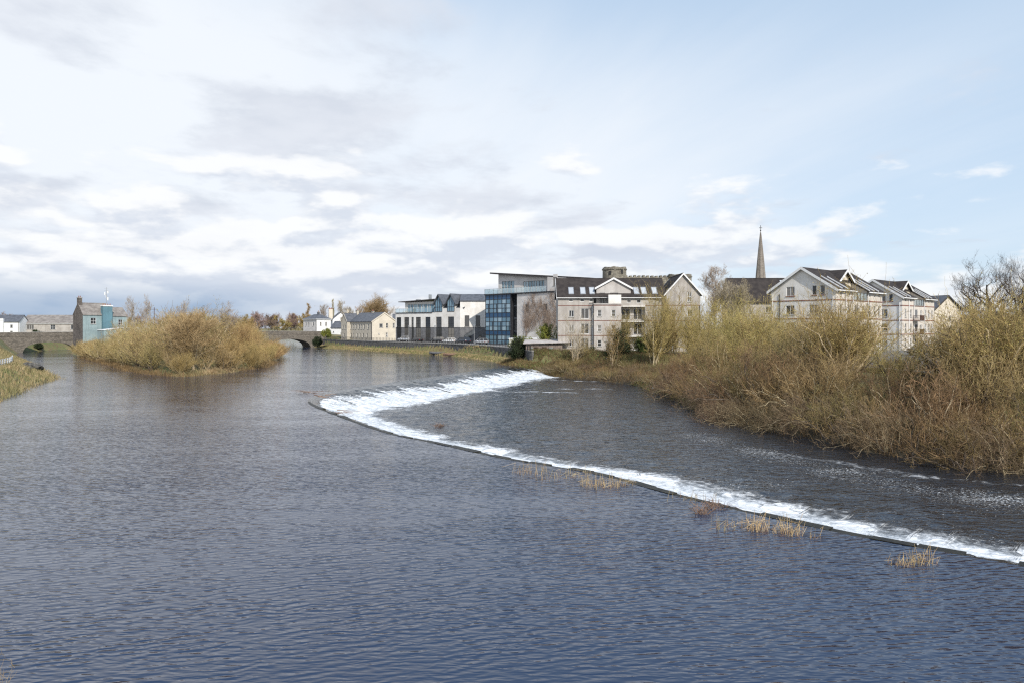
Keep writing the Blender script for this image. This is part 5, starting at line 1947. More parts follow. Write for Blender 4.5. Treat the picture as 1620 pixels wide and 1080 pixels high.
def tree_meshes(seed, H, spread=.38, limbs=13, nb_=9, nt_=8, n4=5, trunk_r=.22, t0=.28, up=.35, twigmat='twig_pale', barkmat='bark', minr=.012, angle=(30, 62), leaves=0, leafmat='leaf_bud', leafsize=.08, wig=.05, forks=1, sway=.012):
    r = np.random.default_rng(seed)
    K = 10
    q = np.linspace(0, 1, K)
    P_ = np.zeros((forks, K, 3))
    for i in range(forks):
        a = 6.28 * i / max(forks, 1) + r.random()
        k = 0 if forks == 1 else .16 * H
        P_[i, :, 0] = k * math.cos(a) * q ** 1.3
        P_[i, :, 1] = k * math.sin(a) * q ** 1.3
        P_[i, :, 2] = -.4 + (H * .93 + .4) * q
    P_[:, 2:, :2] += np.cumsum(r.normal(0, sway * H, (forks, K - 2, 2)), 1)
    R0 = np.repeat((trunk_r * (1 - .88 * q ** .8))[None], forks, 0)
    R0[:, 0] *= 1.35
    l1, r1 = grow(r, P_, R0, limbs, (t0, .98), (spread * .8, spread * 1.35), angle, 8, up, .55, .12, wig * .6, .25, minr * 2)
    l2, r2 = grow(r, l1, r1, nb_, (.18, 1.0), (.35, .65), (25, 58), 6, .18, .55, .14, wig, .3, minr * 1.2)
    l3, r3 = grow(r, l2, r2, nt_, (.12, 1.0), (.35, .7), (22, 55), 4, .14, .6, .14, wig, .4, minr)
    tw = [tube_arrays(l2, r2), tube_arrays(l3, r3)]
    last = l3
    if n4:
        l4, r4 = grow(r, l3, r3, n4, (.2, 1.0), (.4, .8), (22, 50), 3, .1, .7, .12, .03, .5, minr * .8)
        tw.append(tube_arrays(l4, r4))
        last = l4
    v, f = join([tube_arrays(P_, R0, 7), tube_arrays(l1, r1, 5)])
    me1 = np_mesh('trunk', v, f, M[barkmat], True)
    v, f = join(tw)
    me2 = np_mesh('crown', v, f, M[twigmat])
    me3 = None
    if leaves:
        v, f = leaf_quads(r, last, leaves, leafsize)
        me3 = np_mesh('foliage', v, f, M[leafmat])
    return me1, me2, me3


def evergreen_meshes(seed, W, H, D, n, leafmat, size=.11):
    r = np.random.default_rng(seed)
    K = 6
    q = np.linspace(0, 1, K)
    st = 26
    az = r.random(st) * 6.28
    el = np.arccos(1 - r.random(st))
    P_ = np.zeros((st, K, 3))
    P_[:, :, 0] = (np.cos(az) * np.sin(el) * W * .42)[:, None] * q
    P_[:, :, 1] = (np.sin(az) * np.sin(el) * D * .42)[:, None] * q
    P_[:, :, 2] = -.2 + (.2 + H * (.18 + .72 * np.cos(el)))[:, None] * q
    R0 = np.repeat(.05 * (1 - .8 * q)[None], st, 0)
    l1, r1 = grow(r, P_, R0, 12, (.35, 1.0), (.3, .5), (25, 60), 5, .2, .5, .1, .05, .3, .012)
    l2, r2 = grow(r, l1, r1, 6, (.2, 1.0), (.4, .7), (25, 60), 3, .1, .5, .1, .05, .3, .01)
    v, f = join([tube_arrays(P_, R0), tube_arrays(l1, r1)])
    me1 = np_mesh('stems', v, f, M['bark'])
    v1, f1 = leaf_quads(r, l2, n, size, .10)
    v2, f2 = leaf_quads(r, l1, n // 2, size, .16)
    v, f = join([(v1, f1), (v2, f2)])
    return me1, np_mesh('crown', v, f, M[leafmat]), None


def plant(name, label, cat, meshes, loc, rz=0.0, sc=(1, 1, 1), group=None):
    root = tag(empty(name, loc, rz), label, cat, group)
    root.scale = sc
    for me in meshes:
        if me is not None:
            link(me.name.split('.')[0], me, root)
    return root


def fit(meshes, H, W):
    """scale so that the plant is H tall and W wide"""
    co = np.empty(len(meshes[1].vertices) * 3, np.float32)
    meshes[1].vertices.foreach_get('co', co)
    co = co.reshape(-1, 3)
    w = np.percentile(np.hypot(co[:, 0], co[:, 1]), 97) * 2
    return (W / w, W / w, H / np.percentile(co[:, 2], 99.7))


def gz1(x, y):
    return float(ground_z(np.array([x]), np.array([y]))[0])


ORD = ['first', 'second', 'third', 'fourth', 'fifth', 'sixth', 'seventh', 'eighth', 'ninth', 'tenth', 'eleventh', 'twelfth', 'thirteenth', 'fourteenth', 'fifteenth', 'sixteenth', 'seventeenth', 'eighteenth', 'nineteenth', 'twentieth', 'twenty-first', 'twenty-second', 'twenty-third', 'twenty-fourth', 'twenty-fifth', 'twenty-sixth', 'twenty-seventh', 'twenty-eighth', 'twenty-ninth', 'thirtieth', 'thirty-first', 'thirty-second', 'thirty-third', 'thirty-fourth', 'thirty-fifth']

M['twig_rust'] = veg('rusty_bramble_stem', (0.25, 0.18, 0.105), (0.15, 0.105, 0.062))
M['twig_bark'] = veg('dark_bare_twig', (0.12, 0.093, 0.072), (0.08, 0.062, 0.047))
# kinds of bush (shared meshes)
BROWN = [bush_meshes(100 + i, 4.0, 3.0, (14, 19, 16, 12)[i], 9, 7, (.15, 1.3), .05, .0112, 'twig_brown', 'bark_pale' if i % 2 else 'bark', basal=.5, droop=.25, ang1=(22, 75), up1=.16) for i in range(4)]
RUST = [bush_meshes(120 + i, 3.0, 2.6, 26, 10, 8, (.3, 1.5), .026, .0085, 'twig_rust', 'bark_pale', basal=.5, droop=.6, ang1=(25, 85), up1=.02) for i in range(2)]
OLIVE = [bush_meshes(140 + i, 6.0, 3.0, (10, 13, 11, 14)[i], 11, 7, (.05, (.8, 1.1, .95, 1.0)[i]), .075, .0108, 'twig_olive', ('bark', 'bark_pale')[i % 2], leaves=3600, leafsize=.045, ang1=(20, 62), up1=.26) for i in range(4)]
TAN = [bush_meshes(160 + i, 5.4, 3.0, 12, 10, 7, (.05, 1.15), .06, .0108, 'twig_gold', 'bark', leaves=900, leafsize=.04, ang1=(22, 66), up1=.22) for i in range(2)]
GOLD = [bush_meshes(180 + i, 6.0, 3.6, (12, 18, 15, 22)[i], 11, 8, (.05, 1.1), .085, .015, 'twig_gold', ('bark_pale', 'bark')[i % 2], leaves=1200, leafsize=.06, ang1=(20, 64), up1=.26) for i in range(4)]
ORANGE = [bush_meshes(200 + i, 4.5, 3.2, 34, 10, 8, (.1, 1.0), .035, .014, 'twig_orange', 'bark_pale') for i in range(2)]
WILLOW = [bush_meshes(220 + i, 9.0, 4.0, 9, 15, 11, (.05, .7), .11, .011, 'twig_olive', 'bark_pale', leaves=7000, leafsize=.05, basal=.15) for i in range(2)]


def line_points(pts, d0, spacing, s0=0.0):
    line, s = catmull(pts, .5)
    t = np.gradient(line, axis=0)
    t /= np.linalg.norm(t, axis=1)[:, None]
    nn = np.stack([-t[:, 1], t[:, 0]], 1)
    # inland side of the right bank
    if inside(np.array([line[10, 0] + nn[10, 0]]), np.array([line[10, 1] + nn[10, 1]]), RIGHT)[0] == False:
        nn = -nn
    k = np.arange(int(s0 / .5), len(line), int(spacing / .5))
    return line[k] + nn[k] * d0, nn[k]


# right bank scrub, in rows going up the slope
BANK = POOLBANK[3:12]
rr = np.random.default_rng(77)


def bank_row(d0, spacing, kinds, hs, label, group, s0=0.0, jit=.6, skip=None, nm='willow_bush'):
    pts, nn = line_points(BANK, d0, spacing, s0)
    out = []
    for p_, n_ in zip(pts, nn):
        x, y = p_ + rr.normal(0, jit, 2)
        px = 810 + 1080 * x / y
        if px > 1760 or y < 30 or (skip and skip(px, x, y)) or (3 < d0 < 8 and rr.random() < .14):
            rr.random(4)
            continue
        out.append((x, y))
    out.sort(key=lambda q: q[0] / q[1])
    for i, (x, y) in enumerate(out):
        ks = kinds[int(rr.integers(len(kinds)))]
        s = hs[0] + (hs[1] - hs[0]) * rr.random()
        s *= .90 if x / y > .60 and d0 > 5 else 1.0
        w = s * (.9 + .25 * rr.random())
        plant(nm, label.format(ORD[i]), 'bush', ks, (x, y, gz1(x, y) - .05), rr.random() * 6.28, (w, w, s), group)


bank_row(.9, 2.5, RUST + BROWN[:1], (.75, 1.05), 'rust-brown bramble bush overhanging the pool edge, {} counting from the gravel spit', 'brambles at the pool edge', 1.0, .4, nm='bramble_bush')
bank_row(3.4, 2.8, BROWN, (.65, 1.2), 'brown bare willow bush low on the pool bank, {} counting from the gravel spit', 'brown willows on the lower bank', .5)
bank_row(6.6, 3.0, BROWN[:2] + TAN + OLIVE[:1], (.6, 1.0), 'tan and brown willow bush halfway up the bank, {} counting from the gravel spit', 'willows on the middle bank', 1.5)
bank_row(10.2, 3.4, OLIVE + TAN[:1], (.85, 1.26), 'olive willow bush along the bank top, {} counting from the gravel spit', 'olive willows on the bank top', 0.0, .7, skip=lambda px, x, y: 1372 < px < 1440)
bank_row(14.5, 4.2, OLIVE, (.78, 1.15), 'olive-green willow behind the bank top row, {} counting from the castle flats', 'olive willows behind the bank top', 2.0, .9, skip=lambda px, x, y: 1360 < px < 1455 or px > 1600)
for i, (x, y, s) in enumerate(((33.6, 63, .45), (34.6, 59.5, .5), (35.8, 66, .42), (37.5, 63.5, .45), (36.0, 70, .45), (39.0, 68, .4), (32.4, 67, .5))):
    plant('willow_bush', 'low brown scrub bush in the gap before the white flats, {} of these'.format(ORD[i]), 'bush', BROWN[i % 4], (x, y, gz1(x, y) - .05), i * 1.1, (s * 1.2, s * 1.2, s), 'low scrub in the gap before the flats')
plant('willow_bush', 'yellow-green budding willow at the waterside, right edge of the photo', 'bush', OLIVE[1], (30.2, 39.9, -.8), 1.0, (.75, .75, .45))
plant('willow_bush', 'bright orange-twigged osier bush on the bank top at far right', 'bush', ORANGE[0], (40.2, 55.5, 2.6), 1.0, (.6, .6, .75))
plant('willow_tree', 'tall pale green willow with bare stems before the castle flats gable', 'tree', WILLOW[0], (21.5, 103, 1.2), .4, fit(WILLOW[0], 12.6, 6.4))
plant('willow_tree', 'pale budding willow beside the tall one at the flats', 'tree', WILLOW[1], (27.5, 104, 1.6), 2.0, fit(WILLOW[1], 9.5, 6.0))
plant('willow_tree', 'wispy yellow-green willow rising before the balconies of the flats', 'tree', WILLOW[1], (18.6, 115.0, 1.2), 3.0, fit(WILLOW[1], 8.6, 6.0))
plant('willow_tree', 'full pale-green willow screening the right third of the castle flats', 'tree', WILLOW[0], (25.2, 109.0, 1.6), 2.1, fit(WILLOW[0], 12.2, 8.0))
plant('willow_tree', 'pale-green willow against the right front gable of the flats', 'tree', WILLOW[1], (30.6, 109.5, 1.8), 4.4, fit(WILLOW[1], 10.6, 7.6))
plant('willow_tree', 'pale-green willow just beyond the right corner of the castle flats', 'tree', WILLOW[0], (35.0, 107.0, 2.2), 5.4, fit(WILLOW[0], 8.6, 7.0))
plant('willow_tree', 'slender pale willow sapling fanning out beside the shed', 'tree', bush_meshes(230, 8.0, 3.4, 9, 9, 7, (.2, .85), .06, .012, 'twig_pale', 'bark_pale', leaves=900, leafsize=.05, basal=.08), (11.0, 118.2, .4), .7)
plant('willow_tree', 'thin bare sapling in front of the flats, right of the dark ivy', 'tree', bush_meshes(231, 7.0, 2.6, 7, 9, 7, (.1, .7), .05, .011, 'twig_olive', 'bark_pale', leaves=1500, leafsize=.05, basal=.1), (16.2, 109, .9), .7)
for i, (x, y, s, k) in enumerate(((23.5, 88.5, .75, OLIVE[2]), (29.0, 93, .85, OLIVE[0]), (33.0, 97, .95, OLIVE[3]), (30.5, 85, .95, OLIVE[1]), (26.5, 91, .8, OLIVE[2]), (36.5, 101, 1.0, OLIVE[0]), (34.0, 92.5, .9, TAN[1]), (29.5, 100, .85, OLIVE[3]), (25.0, 84, .75, TAN[0]))):
    plant('willow_bush', 'olive and tan willow bush below the castle flats gable, {} from the flats'.format(ORD[i]), 'bush', k, (x, y, gz1(x, y) - .05), i * 1.3, (s, s, s), 'willows below the castle flats')
for i, (x, y, s, w, k) in enumerate(((13.0, 119.5, .45, .7, TAN[1]), (19.5, 119, .5, .75, BROWN[1]), (24.5, 118, .75, .9, OLIVE[1]), (27.5, 117, .95, 1.0, OLIVE[3]), (30.5, 116, .9, .95, OLIVE[0]), (33.5, 115, .85, .9, TAN[0]), (37.0, 116, .9, 1.0, OLIVE[2]))):
    plant('willow_bush', 'yellow-green willow shrub along the foot of the castle flats, {} from the glass building'.format(ORD[i]), 'bush', k, (x, y, gz1(x, y) - .05), i * 1.9, (w, w, s), 'shrubs along the foot of the flats')
# low scrub on the slope by the weir end
sc_pts = []
line, _ = catmull(POOLBANK[:5], 1.0)
nn_ = np.gradient(line, axis=0)
nn_ = np.stack([-nn_[:, 1], nn_[:, 0]], 1)
for j in range(1, len(line), 3):
    for dd, z in ((1.3, .5), (4.0, .42)):
        q = line[j] + nn_[j] * dd + rr.normal(0, .4, 2)
        sc_pts.append((q[0], q[1], z + .15 * rr.random()))
sc_pts.sort(key=lambda q: q[0])
for i, (x, y, s) in enumerate(sc_pts):
    plant('bramble_bush', 'low brown bramble mound on the slope beside the weir foot, {} from weir'.format(ORD[i]), 'bush', (RUST + BROWN)[i % 4], (x, y, gz1(x, y) - .1), i * 1.7, (s * 1.1, s * 1.1, s * .8), 'brambles beside the weir foot')

# evergreens near the glass building
plant('evergreen_shrub', 'large rounded green evergreen shrub in front of the creeper-covered wall', 'shrub', evergreen_meshes(300, 7.4, 4.6, 5.5, 9000, 'leaf_lime', .10), (7.2, 132.5, 2.7))
plant('evergreen_hedge', 'yellow-green hedge top in front of the low white store', 'shrub', evergreen_meshes(301, 6.5, 2.4, 3.0, 6000, 'leaf_lime', .09), (2.0, 133.0, 2.7))
plant('evergreen_shrub', 'dark green ivy-like shrub at the left end of the shed', 'shrub', evergreen_meshes(302, 4.2, 4.2, 3.4, 6000, 'leaf_dark', .10), (1.0, 129.0, 1.0))
plant('ivy_bush', 'dark ivy mound beneath the castle flats balconies', 'shrub', evergreen_meshes(303, 5.2, 5.4, 4.5, 8000, 'leaf_dark', .11), (17.8, 113, .9))
plant('ivy_bush', 'dull green ivy mound next to the darkest one below flats', 'shrub', evergreen_meshes(304, 6.5, 4.6, 4.5, 8000, 'leaf_green', .11), (22.5, 112.5, 1.2))
plant('ivy_bush', 'dark low ivy growth between the garden wall and pale sapling', 'shrub', evergreen_meshes(305, 5.5, 2.6, 3.0, 5000, 'leaf_dark', .11), (13.4, 121.0, 1.0))
plant('evergreen_shrub', 'small green and orange shrub on the bridge end wall', 'shrub', evergreen_meshes(306, 4.0, 3.0, 3.0, 3500, 'leaf_lime', .14), (-63.5, 233, 3.6))
ARCH_DARKENER = evergreen_meshes(308, 6.0, 3.6, 5.0, 4000, 'leaf_dark', .16)
plant('ivy_bush', 'dark ivy at the foot of the bridge by the arch', 'shrub', evergreen_meshes(307, 4.0, 3.4, 3.0, 3500, 'leaf_dark', .15), (-67.5, 237.0, .5))

for i, (x, y, s) in enumerate(((-147, 211, .75), (-143.0, 206, .6))):  # leafy mounds added behind the left arch so its opening looks dark
    plant('ivy_bush', 'dark leafy mound added to darken the left bridge arch opening, {} from its side'.format(ORD[i]), 'shrub', ARCH_DARKENER, (x, y, gz1(x, y) - .3), i * 2.0, (s, s, s * .8), 'mounds added to darken the left arch')
# creeper on the glass building's wall
r = np.random.default_rng(9)
K = 9
st = 15
P_ = np.zeros((st, K, 3))
u0 = np.concatenate([11.6 + 1.2 * r.random(5), 18 + 6 * r.random(10)])
q = np.linspace(0, 1, K)
P_[:, :, 0] = u0[:, None] + (r.normal(0, 1.3, st) + np.where(u0 < 14, 3.5, -1.5))[:, None] * q ** 1.4
P_[:, :, 2] = .3 + (5.5 + 5.0 * r.random(st))[:, None] * q
P_[:, 1:, 0] += np.cumsum(r.normal(0, .12, (st, K - 1)), 1)
R0 = np.repeat(.045 * (1 - .7 * q)[None], st, 0)
l1, r1 = grow(r, P_, R0, 12, (.2, 1), (.25, .5), (20, 60), 6, .3, .6, .15, .05, .3, .016)
l2, r2 = grow(r, l1, r1, 9, (.1, 1), (.35, .7), (25, 60), 4, .1, .7, .15, .06, .4, .013)
l3, r3 = grow(r, l2, r2, 2, (.1, 1), (.4, .8), (25, 60), 3, .1, .7, .15, .05, .5, .010)
keepm = []
for (pp, rrd) in ((P_, R0), (l1, r1), (l2, r2), (l3, r3)):
    pp[:, :, 1] = -.03 - .5 * np.abs(pp[:, :, 1]).clip(0, .25)
    ok = (pp[:, :, 0].min(1) > 10.5) & (pp[:, :, 0].max(1) < 24.3) & (pp[:, :, 2].max(1) < 12.6) & (pp[:, :, 2].min(1) > 0)
    keepm.append(tube_arrays(pp[ok], rrd[ok]))
cr = tag(empty('wall_creeper', (GLASS_LOC[0], GLASS_LOC[1], 2.8), GLASS_ROT), 'leafless reddish creeper spreading over the grey wall between small windows', 'creeper')
cr.scale = (1.12, 1.12, 1.08)
v, f = keepm[0]
link('stems', np_mesh('stems', v, f, M['bark']), cr)
v, f = join(keepm[1:])
link('crown', np_mesh('crown', v, f, M['twig_pink']), cr)

# ------------------------------------------------------------------ island bushes
IS = np.array(ISLAND[:14])
ri = np.random.default_rng(31)
cand = []
xs_, ys_ = ri.uniform(-122, -40, 4000), ri.uniform(96, 215, 4000)
di_ = sdist(xs_, ys_, ISLAND)
for x, y, dd in zip(xs_, ys_, di_):
    if dd < 1.0:
        continue
    if x < -98 and y > 168 and (x + 0.75 * y) > -999 and ((x + 110) ** 2 + (y - 190) ** 2) < 15 ** 2:
        continue
    if y > 150 and dd > 9:
        continue
    mind = 2.9 if dd < 4 else 4.6
    if all((x - a) ** 2 + (y - b_) ** 2 > mind ** 2 for a, b_, _ in cand):
        cand.append((x, y, dd))
edge = sorted([c_ for c_ in cand if c_[2] < 3.2 and c_[1] < 170], key=lambda c_: c_[0] / c_[1])
inner = [c_ for c_ in cand if c_ not in edge]
for i, (x, y, dd) in enumerate(edge):
    px = 810 + 1080 * x / y
    if px > 395:
        ks, s = ORANGE[i % 2], .66
    elif i % 3 == 0:
        ks, s = ORANGE[1], .7
    else:
        ks, s = GOLD[i % 4], .62
    s *= .85 + .3 * ri.random()
    w = s * (1.0 + .25 * ri.random())
    plant('osier_bush', 'golden osier bush at the island water edge, {} counting from the teal house'.format(ORD[min(i, 34)]), 'bush', ks, (x, y, gz1(x, y) - .05), ri.random() * 6.28, (w, w, s), 'osiers round the island edge')
for i, (x, y, dd) in enumerate(inner):
    px = 810 + 1080 * x / y
    top = 1.14 if 270 < px < 385 else 1.0 if px < 385 else max(.45, 1.0 - (px - 385) / 80)
    s = (1.0 + .28 * ri.random()) * top * (.8 if dd < 5 else 1.0)
    if px < 190:
        s = .40 + .14 * ri.random()
    w = s * (.95 + .2 * ri.random())
    plant('willow_bush', ('low golden willow in the thicket just in front of the teal house' if px < 190 else 'tall tan and gold willow in the thicket on the left half of the island' if px < 290 else 'tall tan and gold willow in the thicket right of the island middle' if px < 360 else 'orange-gold osier filling the low right end of the island'), 'bush', (GOLD + [TAN[0]])[i % 5] if px < 360 else (ORANGE + GOLD[:1])[i % 3], (x, y, gz1(x, y) - .05), ri.random() * 6.28, (w, w, s), 'willows in the island thicket')
BIG = tree_meshes(400, 11, .5, 12, 9, 7, 4, .16, .12, .3, 'twig_gold', 'bark_pale', .016, (25, 55), forks=4)
plant('willow_tree', 'tall forked willow with pale crooked limbs at the front of the island', 'tree', BIG, (-48.5, 104, .8), .6, fit(BIG, 9.0, 8.5))
PALE = [tree_meshes(410 + i, 14, .34, 16, 8, 7, 3, .13, .3, .5, 'twig_pale', 'bark_pale', .016, (22, 45)) for i in range(2)]
for i, (px, D, h, lab) in enumerate(((212, 168, 13.2, 'thin pale bare tree right behind the teal house'), (236, 172, 13.8, 'thin pale bare tree second from the teal house, above thicket'), (286, 150, 11.6, 'slender pale bare tree rising mid-thicket on the island'), (352, 132, 10.8, 'rounded pale yellow bare tree crowning the island, nearest the arch'))):
    x = (px - 810) / 1080 * D
    plant('bare_tree', lab, 'tree', PALE[i % 2], (x, D, gz1(x, D)), i * 1.1, fit(PALE[i % 2], h, 7.0 if i == 3 else 4.0))

# ------------------------------------------------------------------ trees beyond
RED = [tree_meshes(420 + i, 10, .42, 14, 9, 7, 3, .16, .25, .35, 'twig_pink', 'bark', .026, (28, 60)) for i in range(2)]
OLT = [tree_meshes(430 + i, 9, .46, 14, 9, 7, 3, .15, .15, .3, 'twig_olive', 'bark', .028, (28, 60), leaves=3000, leafsize=.10) for i in range(2)]
GOT = tree_meshes(440, 15, .52, 20, 10, 8, 3, .3, .16, .35, 'twig_gold', 'bark', .022, (25, 60), forks=3)
PINK = tree_meshes(441, 17, .36, 18, 10, 8, 4, .22, .22, .35, 'twig_pale', 'bark', .018, (28, 60))
TANT = tree_meshes(443, 10, .36, 16, 9, 8, 4, .13, .12, .5, 'twig_pale', 'bark', .014, (20, 45), forks=3)
POP = tree_meshes(442, 17, .14, 26, 9, 6, 2, .2, .12, .9, 'twig_olive', 'bark', .024, (12, 28), sway=.002)


def at(px, D):
    return (px - 810) / 1080 * D


plant('golden_tree', 'broad golden-twigged bare tree behind the cream mill roof', 'tree', GOT, (at(596, 265), 265, 2.7), .3, fit(GOT, 16.6, 14.5))
plant('poplar_tree', 'narrow upright poplar beyond the white house', 'tree', POP, (at(487, 290), 290, 3), 0, fit(POP, 14.2, 2.6))
plant('poplar_tree', 'tall dark narrow tree above the white gabled chimney', 'tree', POP, (at(527, 290), 290, 3), 2, fit(POP, 16.0, 1.3))
for i, (px, D, h) in enumerate(((512, 285, .80), (540, 275, .88), (552, 262, .70), (568, 268, .74))):
    plant('bare_tree', 'pinkish bare tree behind the houses by the quay, {} from the bridge'.format(ORD[i]), 'tree', PINK, (at(px, D), D, 3), i * 2.0, fit(PINK, h * 17, 5.5), 'bare trees behind the quay houses')
far = [(396, 300, 'OLT', .8), (412, 295, 'RED', 1.0), (424, 300, 'RED', .9), (434, 310, 'OLT', .85), (446, 290, 'OLT', .7), (458, 300, 'RED', .95), (468, 305, 'OLT', .8), (478, 315, 'OLT', .95), (385, 310, 'OLT', .9), (372, 320, 'RED', .9), (250, 320, 'RED', .8), (268, 330, 'OLT', .9), (225, 330, 'RED', .9), (205, 320, 'OLT', .8), (102, 330, 'RED', .7), (5, 260, 'RED', .9), (495, 330, 'OLT', .9), (440, 335, 'RED', 1.0), (405, 335, 'RED', 1.0), (465, 345, 'OLT', 1.0)]
far.sort()
for i, (px, D, k, h) in enumerate(far):
    nm, cc = ('reddish bare tree', RED) if k == 'RED' else ('olive budding tree', OLT)
    plant('distant_tree', '{} in the far tree belt beyond the bridge, {} from the left edge'.format(nm, ORD[i]), 'tree', cc[i % 2], (at(px, D), D, 3), i * 1.3, fit(cc[i % 2], 11.0 * h, 8.5), 'far tree belt')
plant('bare_tree', 'pale pinkish bare tree between the castle flats and the dark roof', 'tree', PINK, (at(1133, 158), 158, 2.7), .5, fit(PINK, 18.6, 9.5))
plant('bare_tree', 'tan bare shrub-tree in front of the dark tiled roof', 'tree', TANT, (at(1160, 128), 128, 2.7), .5, fit(TANT, 13.2, 6.5))
OAK = [tree_meshes(450 + i, 12.5, .60, 11, 9, 8, 3, .75, .20, .16, 'twig_bark', 'twig_bark', .0120, (32, 68), wig=.065, forks=1) for i in range(2)]
plant('bare_tree', 'dark spreading bare tree at the right skyline, left of the pair', 'tree', OAK[0], (at(1568, 78), 78, 2.7), .9, fit(OAK[0], 12.6, 8.0))
plant('bare_tree', 'dark spreading bare tree cut by the right edge of the photo', 'tree', OAK[1], (at(1614, 72), 72, 2.7), 2.2, fit(OAK[1], 12.0, 8.0))
for i, (px, D, h) in enumerate(((1545, 150, .62), (1565, 140, .62), (1590, 135, .66), (1615, 130, .66), (1640, 120, .7))):
    plant('distant_tree', 'dark brown hedgerow tree low on the right skyline, {} from the tan gable'.format(ORD[i]), 'tree', RED[i % 2], (at(px, D), D, 2.7), i, fit(RED[i % 2], 11 * h, 9.0), 'hedgerow trees at the right skyline')
for i, (x, y) in enumerate(((-9.9, 12.2),)):
    plant('bankside_shrub', 'few dry orange twigs poking in at the bottom left corner', 'shrub', bush_meshes(500, 1.25, .9, 9, 5, 3, (.1, 1.1), .008, .0035, 'twig_orange', 'twig_orange' if False else 'bark_pale'), (x + .1, y + .7, .0), .3, (.8, .8, .62))


# ------------------------------------------------------------------ grass
def blades(name, n, sampler, hrange, w, mat, seed):
    r = np.random.default_rng(seed)
    x, y = sampler(r, n)
    z = ground_z(x, y)
    ok = z > -1.35
    x, y, z = x[ok], y[ok], z[ok]
    n = len(x)
    h = hrange[0] + (hrange[1] - hrange[0]) * r.random(n) * (.4 + .9 * vnoise(x * .7, y * .7, 2))
    a = r.random(n) * 6.28
    le = r.normal(0, .35, (n, 2)) * h[:, None]
    dx_, dy_ = np.cos(a) * w, np.sin(a) * w
    b0 = np.stack([x - dx_, y - dy_, z - .06], 1)
    b1 = np.stack([x + dx_, y + dy_, z - .06], 1)
    m0 = np.stack([x - dx_ * .7 + le[:, 0] * .35, y - dy_ * .7 + le[:, 1] * .35, z + h * .6], 1)
    m1 = np.stack([x + dx_ * .7 + le[:, 0] * .35, y + dy_ * .7 + le[:, 1] * .35, z + h * .6], 1)
    tp = np.stack([x + le[:, 0], y + le[:, 1], z + h], 1)
    V = np.stack([b0, b1, m1, m0, tp], 1).reshape(-1, 3)
    k = np.arange(n)[:, None] * 5
    F = np.concatenate([k + np.array([[0, 1, 2]]), k + np.array([[0, 2, 3]]), k + np.array([[3, 2, 4]])], 0)
    return tag(link(name, np_mesh(name, V, F, M[mat])), kind='stuff')


def strip_sampler(pts, d0, d1, closed_poly):
    line, s = catmull(pts, .5)
    t = np.gradient(line, axis=0)
    t /= np.linalg.norm(t, axis=1)[:, None]
    nn = np.stack([-t[:, 1], t[:, 0]], 1)
    mid = len(line) // 2
    if not inside(np.array([line[mid, 0] + nn[mid, 0]]), np.array([line[mid, 1] + nn[mid, 1]]), closed_poly)[0]:
        nn = -nn

    def f(r, n):
        k = r.integers(0, len(line), n)
        d = d0 + (d1 - d0) * r.random(n)
        j = r.normal(0, .3, (n, 2))
        return line[k, 0] + nn[k, 0] * d + j[:, 0], line[k, 1] + nn[k, 1] * d + j[:, 1]
    return f


LSP = LEFT[4:13]
blades('tawny_grass', 34000, strip_sampler(LSP, .1, 12.5, LEFT), (.25, .75), .035, 'grass_tawny', 1)
blades('green_grass', 16000, strip_sampler(LSP, 1.5, 12.5, LEFT), (.15, .40), .035, 'grass_green', 2)
blades('berm_grass', 18000, strip_sampler(QUAY[1:], -.1, 3.6, RIGHT), (.12, .5), .05, 'grass_tawny', 3)
blades('berm_green_grass', 22000, strip_sampler(QUAY[1:], .3, 3.4, RIGHT), (.1, .35), .05, 'grass_green', 4)
blades('island_grass', 9000, strip_sampler(ISLAND[2:11], -.2, 1.6, ISLAND), (.1, 1.0), .03, 'scrub', 5)
blades('island_pale_grass', 1800, strip_sampler(ISLAND[6:9], -.2, 2.2, ISLAND), (.2, .9), .03, 'grass_tawny', 15)
blades('bank_scrub_grass', 52000, strip_sampler(POOLBANK[:12], -.3, 11.0, RIGHT), (.2, .75), .022, 'scrub', 6)
WEND = [(-3.0, 134), (-.8, 126), (2.0, 121.8), (4.4, 119.5), (8, 113)]
blades('weir_end_grass', 14000, strip_sampler(WEND, .2, 9.0, RIGHT), (.2, .6), .03, 'grass_green', 16)
blades('weir_end_scrub', 14000, strip_sampler(WEND, -.1, 8.0, RIGHT), (.2, .9), .025, 'scrub', 17)
blades('spit_grass', 9000, strip_sampler(POOLBANK[2:5], .0, 4.0, RIGHT), (.15, .4), .03, 'grass_green', 7)
blades('bank_top_grass', 16000, strip_sampler(POOLBANK[:5], 4.0, 11.0, RIGHT), (.15, .5), .03, 'grass_green', 8)

# ------------------------------------------------------------------ parked cars
def car_meshes(style):
    if style == 'suv':
        Lc, Wc = 4.5, 1.82
        body = [(-2.25, .38), (-2.25, .82), (-2.15, 1.02), (-1.2, 1.06), (2.12, 1.08), (2.24, .95), (2.25, .4)]
        cab = [(-1.25, 1.04), (-.55, 1.62), (1.55, 1.68), (2.08, 1.06)]
    elif style == 'saloon':
        Lc, Wc = 4.5, 1.76
        body = [(-2.25, .32), (-2.25, .66), (-2.1, .80), (-1.0, .90), (1.55, .94), (2.2, .90), (2.25, .38)]
        cab = [(-1.05, .88), (-.30, 1.40), (.95, 1.42), (1.62, .92)]
    else:
        Lc, Wc = 4.0, 1.72
        body = [(-2.0, .34), (-2.0, .70), (-1.85, .86), (-1.0, .96), (1.85, 1.0), (1.98, .92), (2.0, .40)]
        cab = [(-1.1, .94), (-.40, 1.48), (1.30, 1.50), (1.88, .98)]
    return Lc, Wc, body, cab


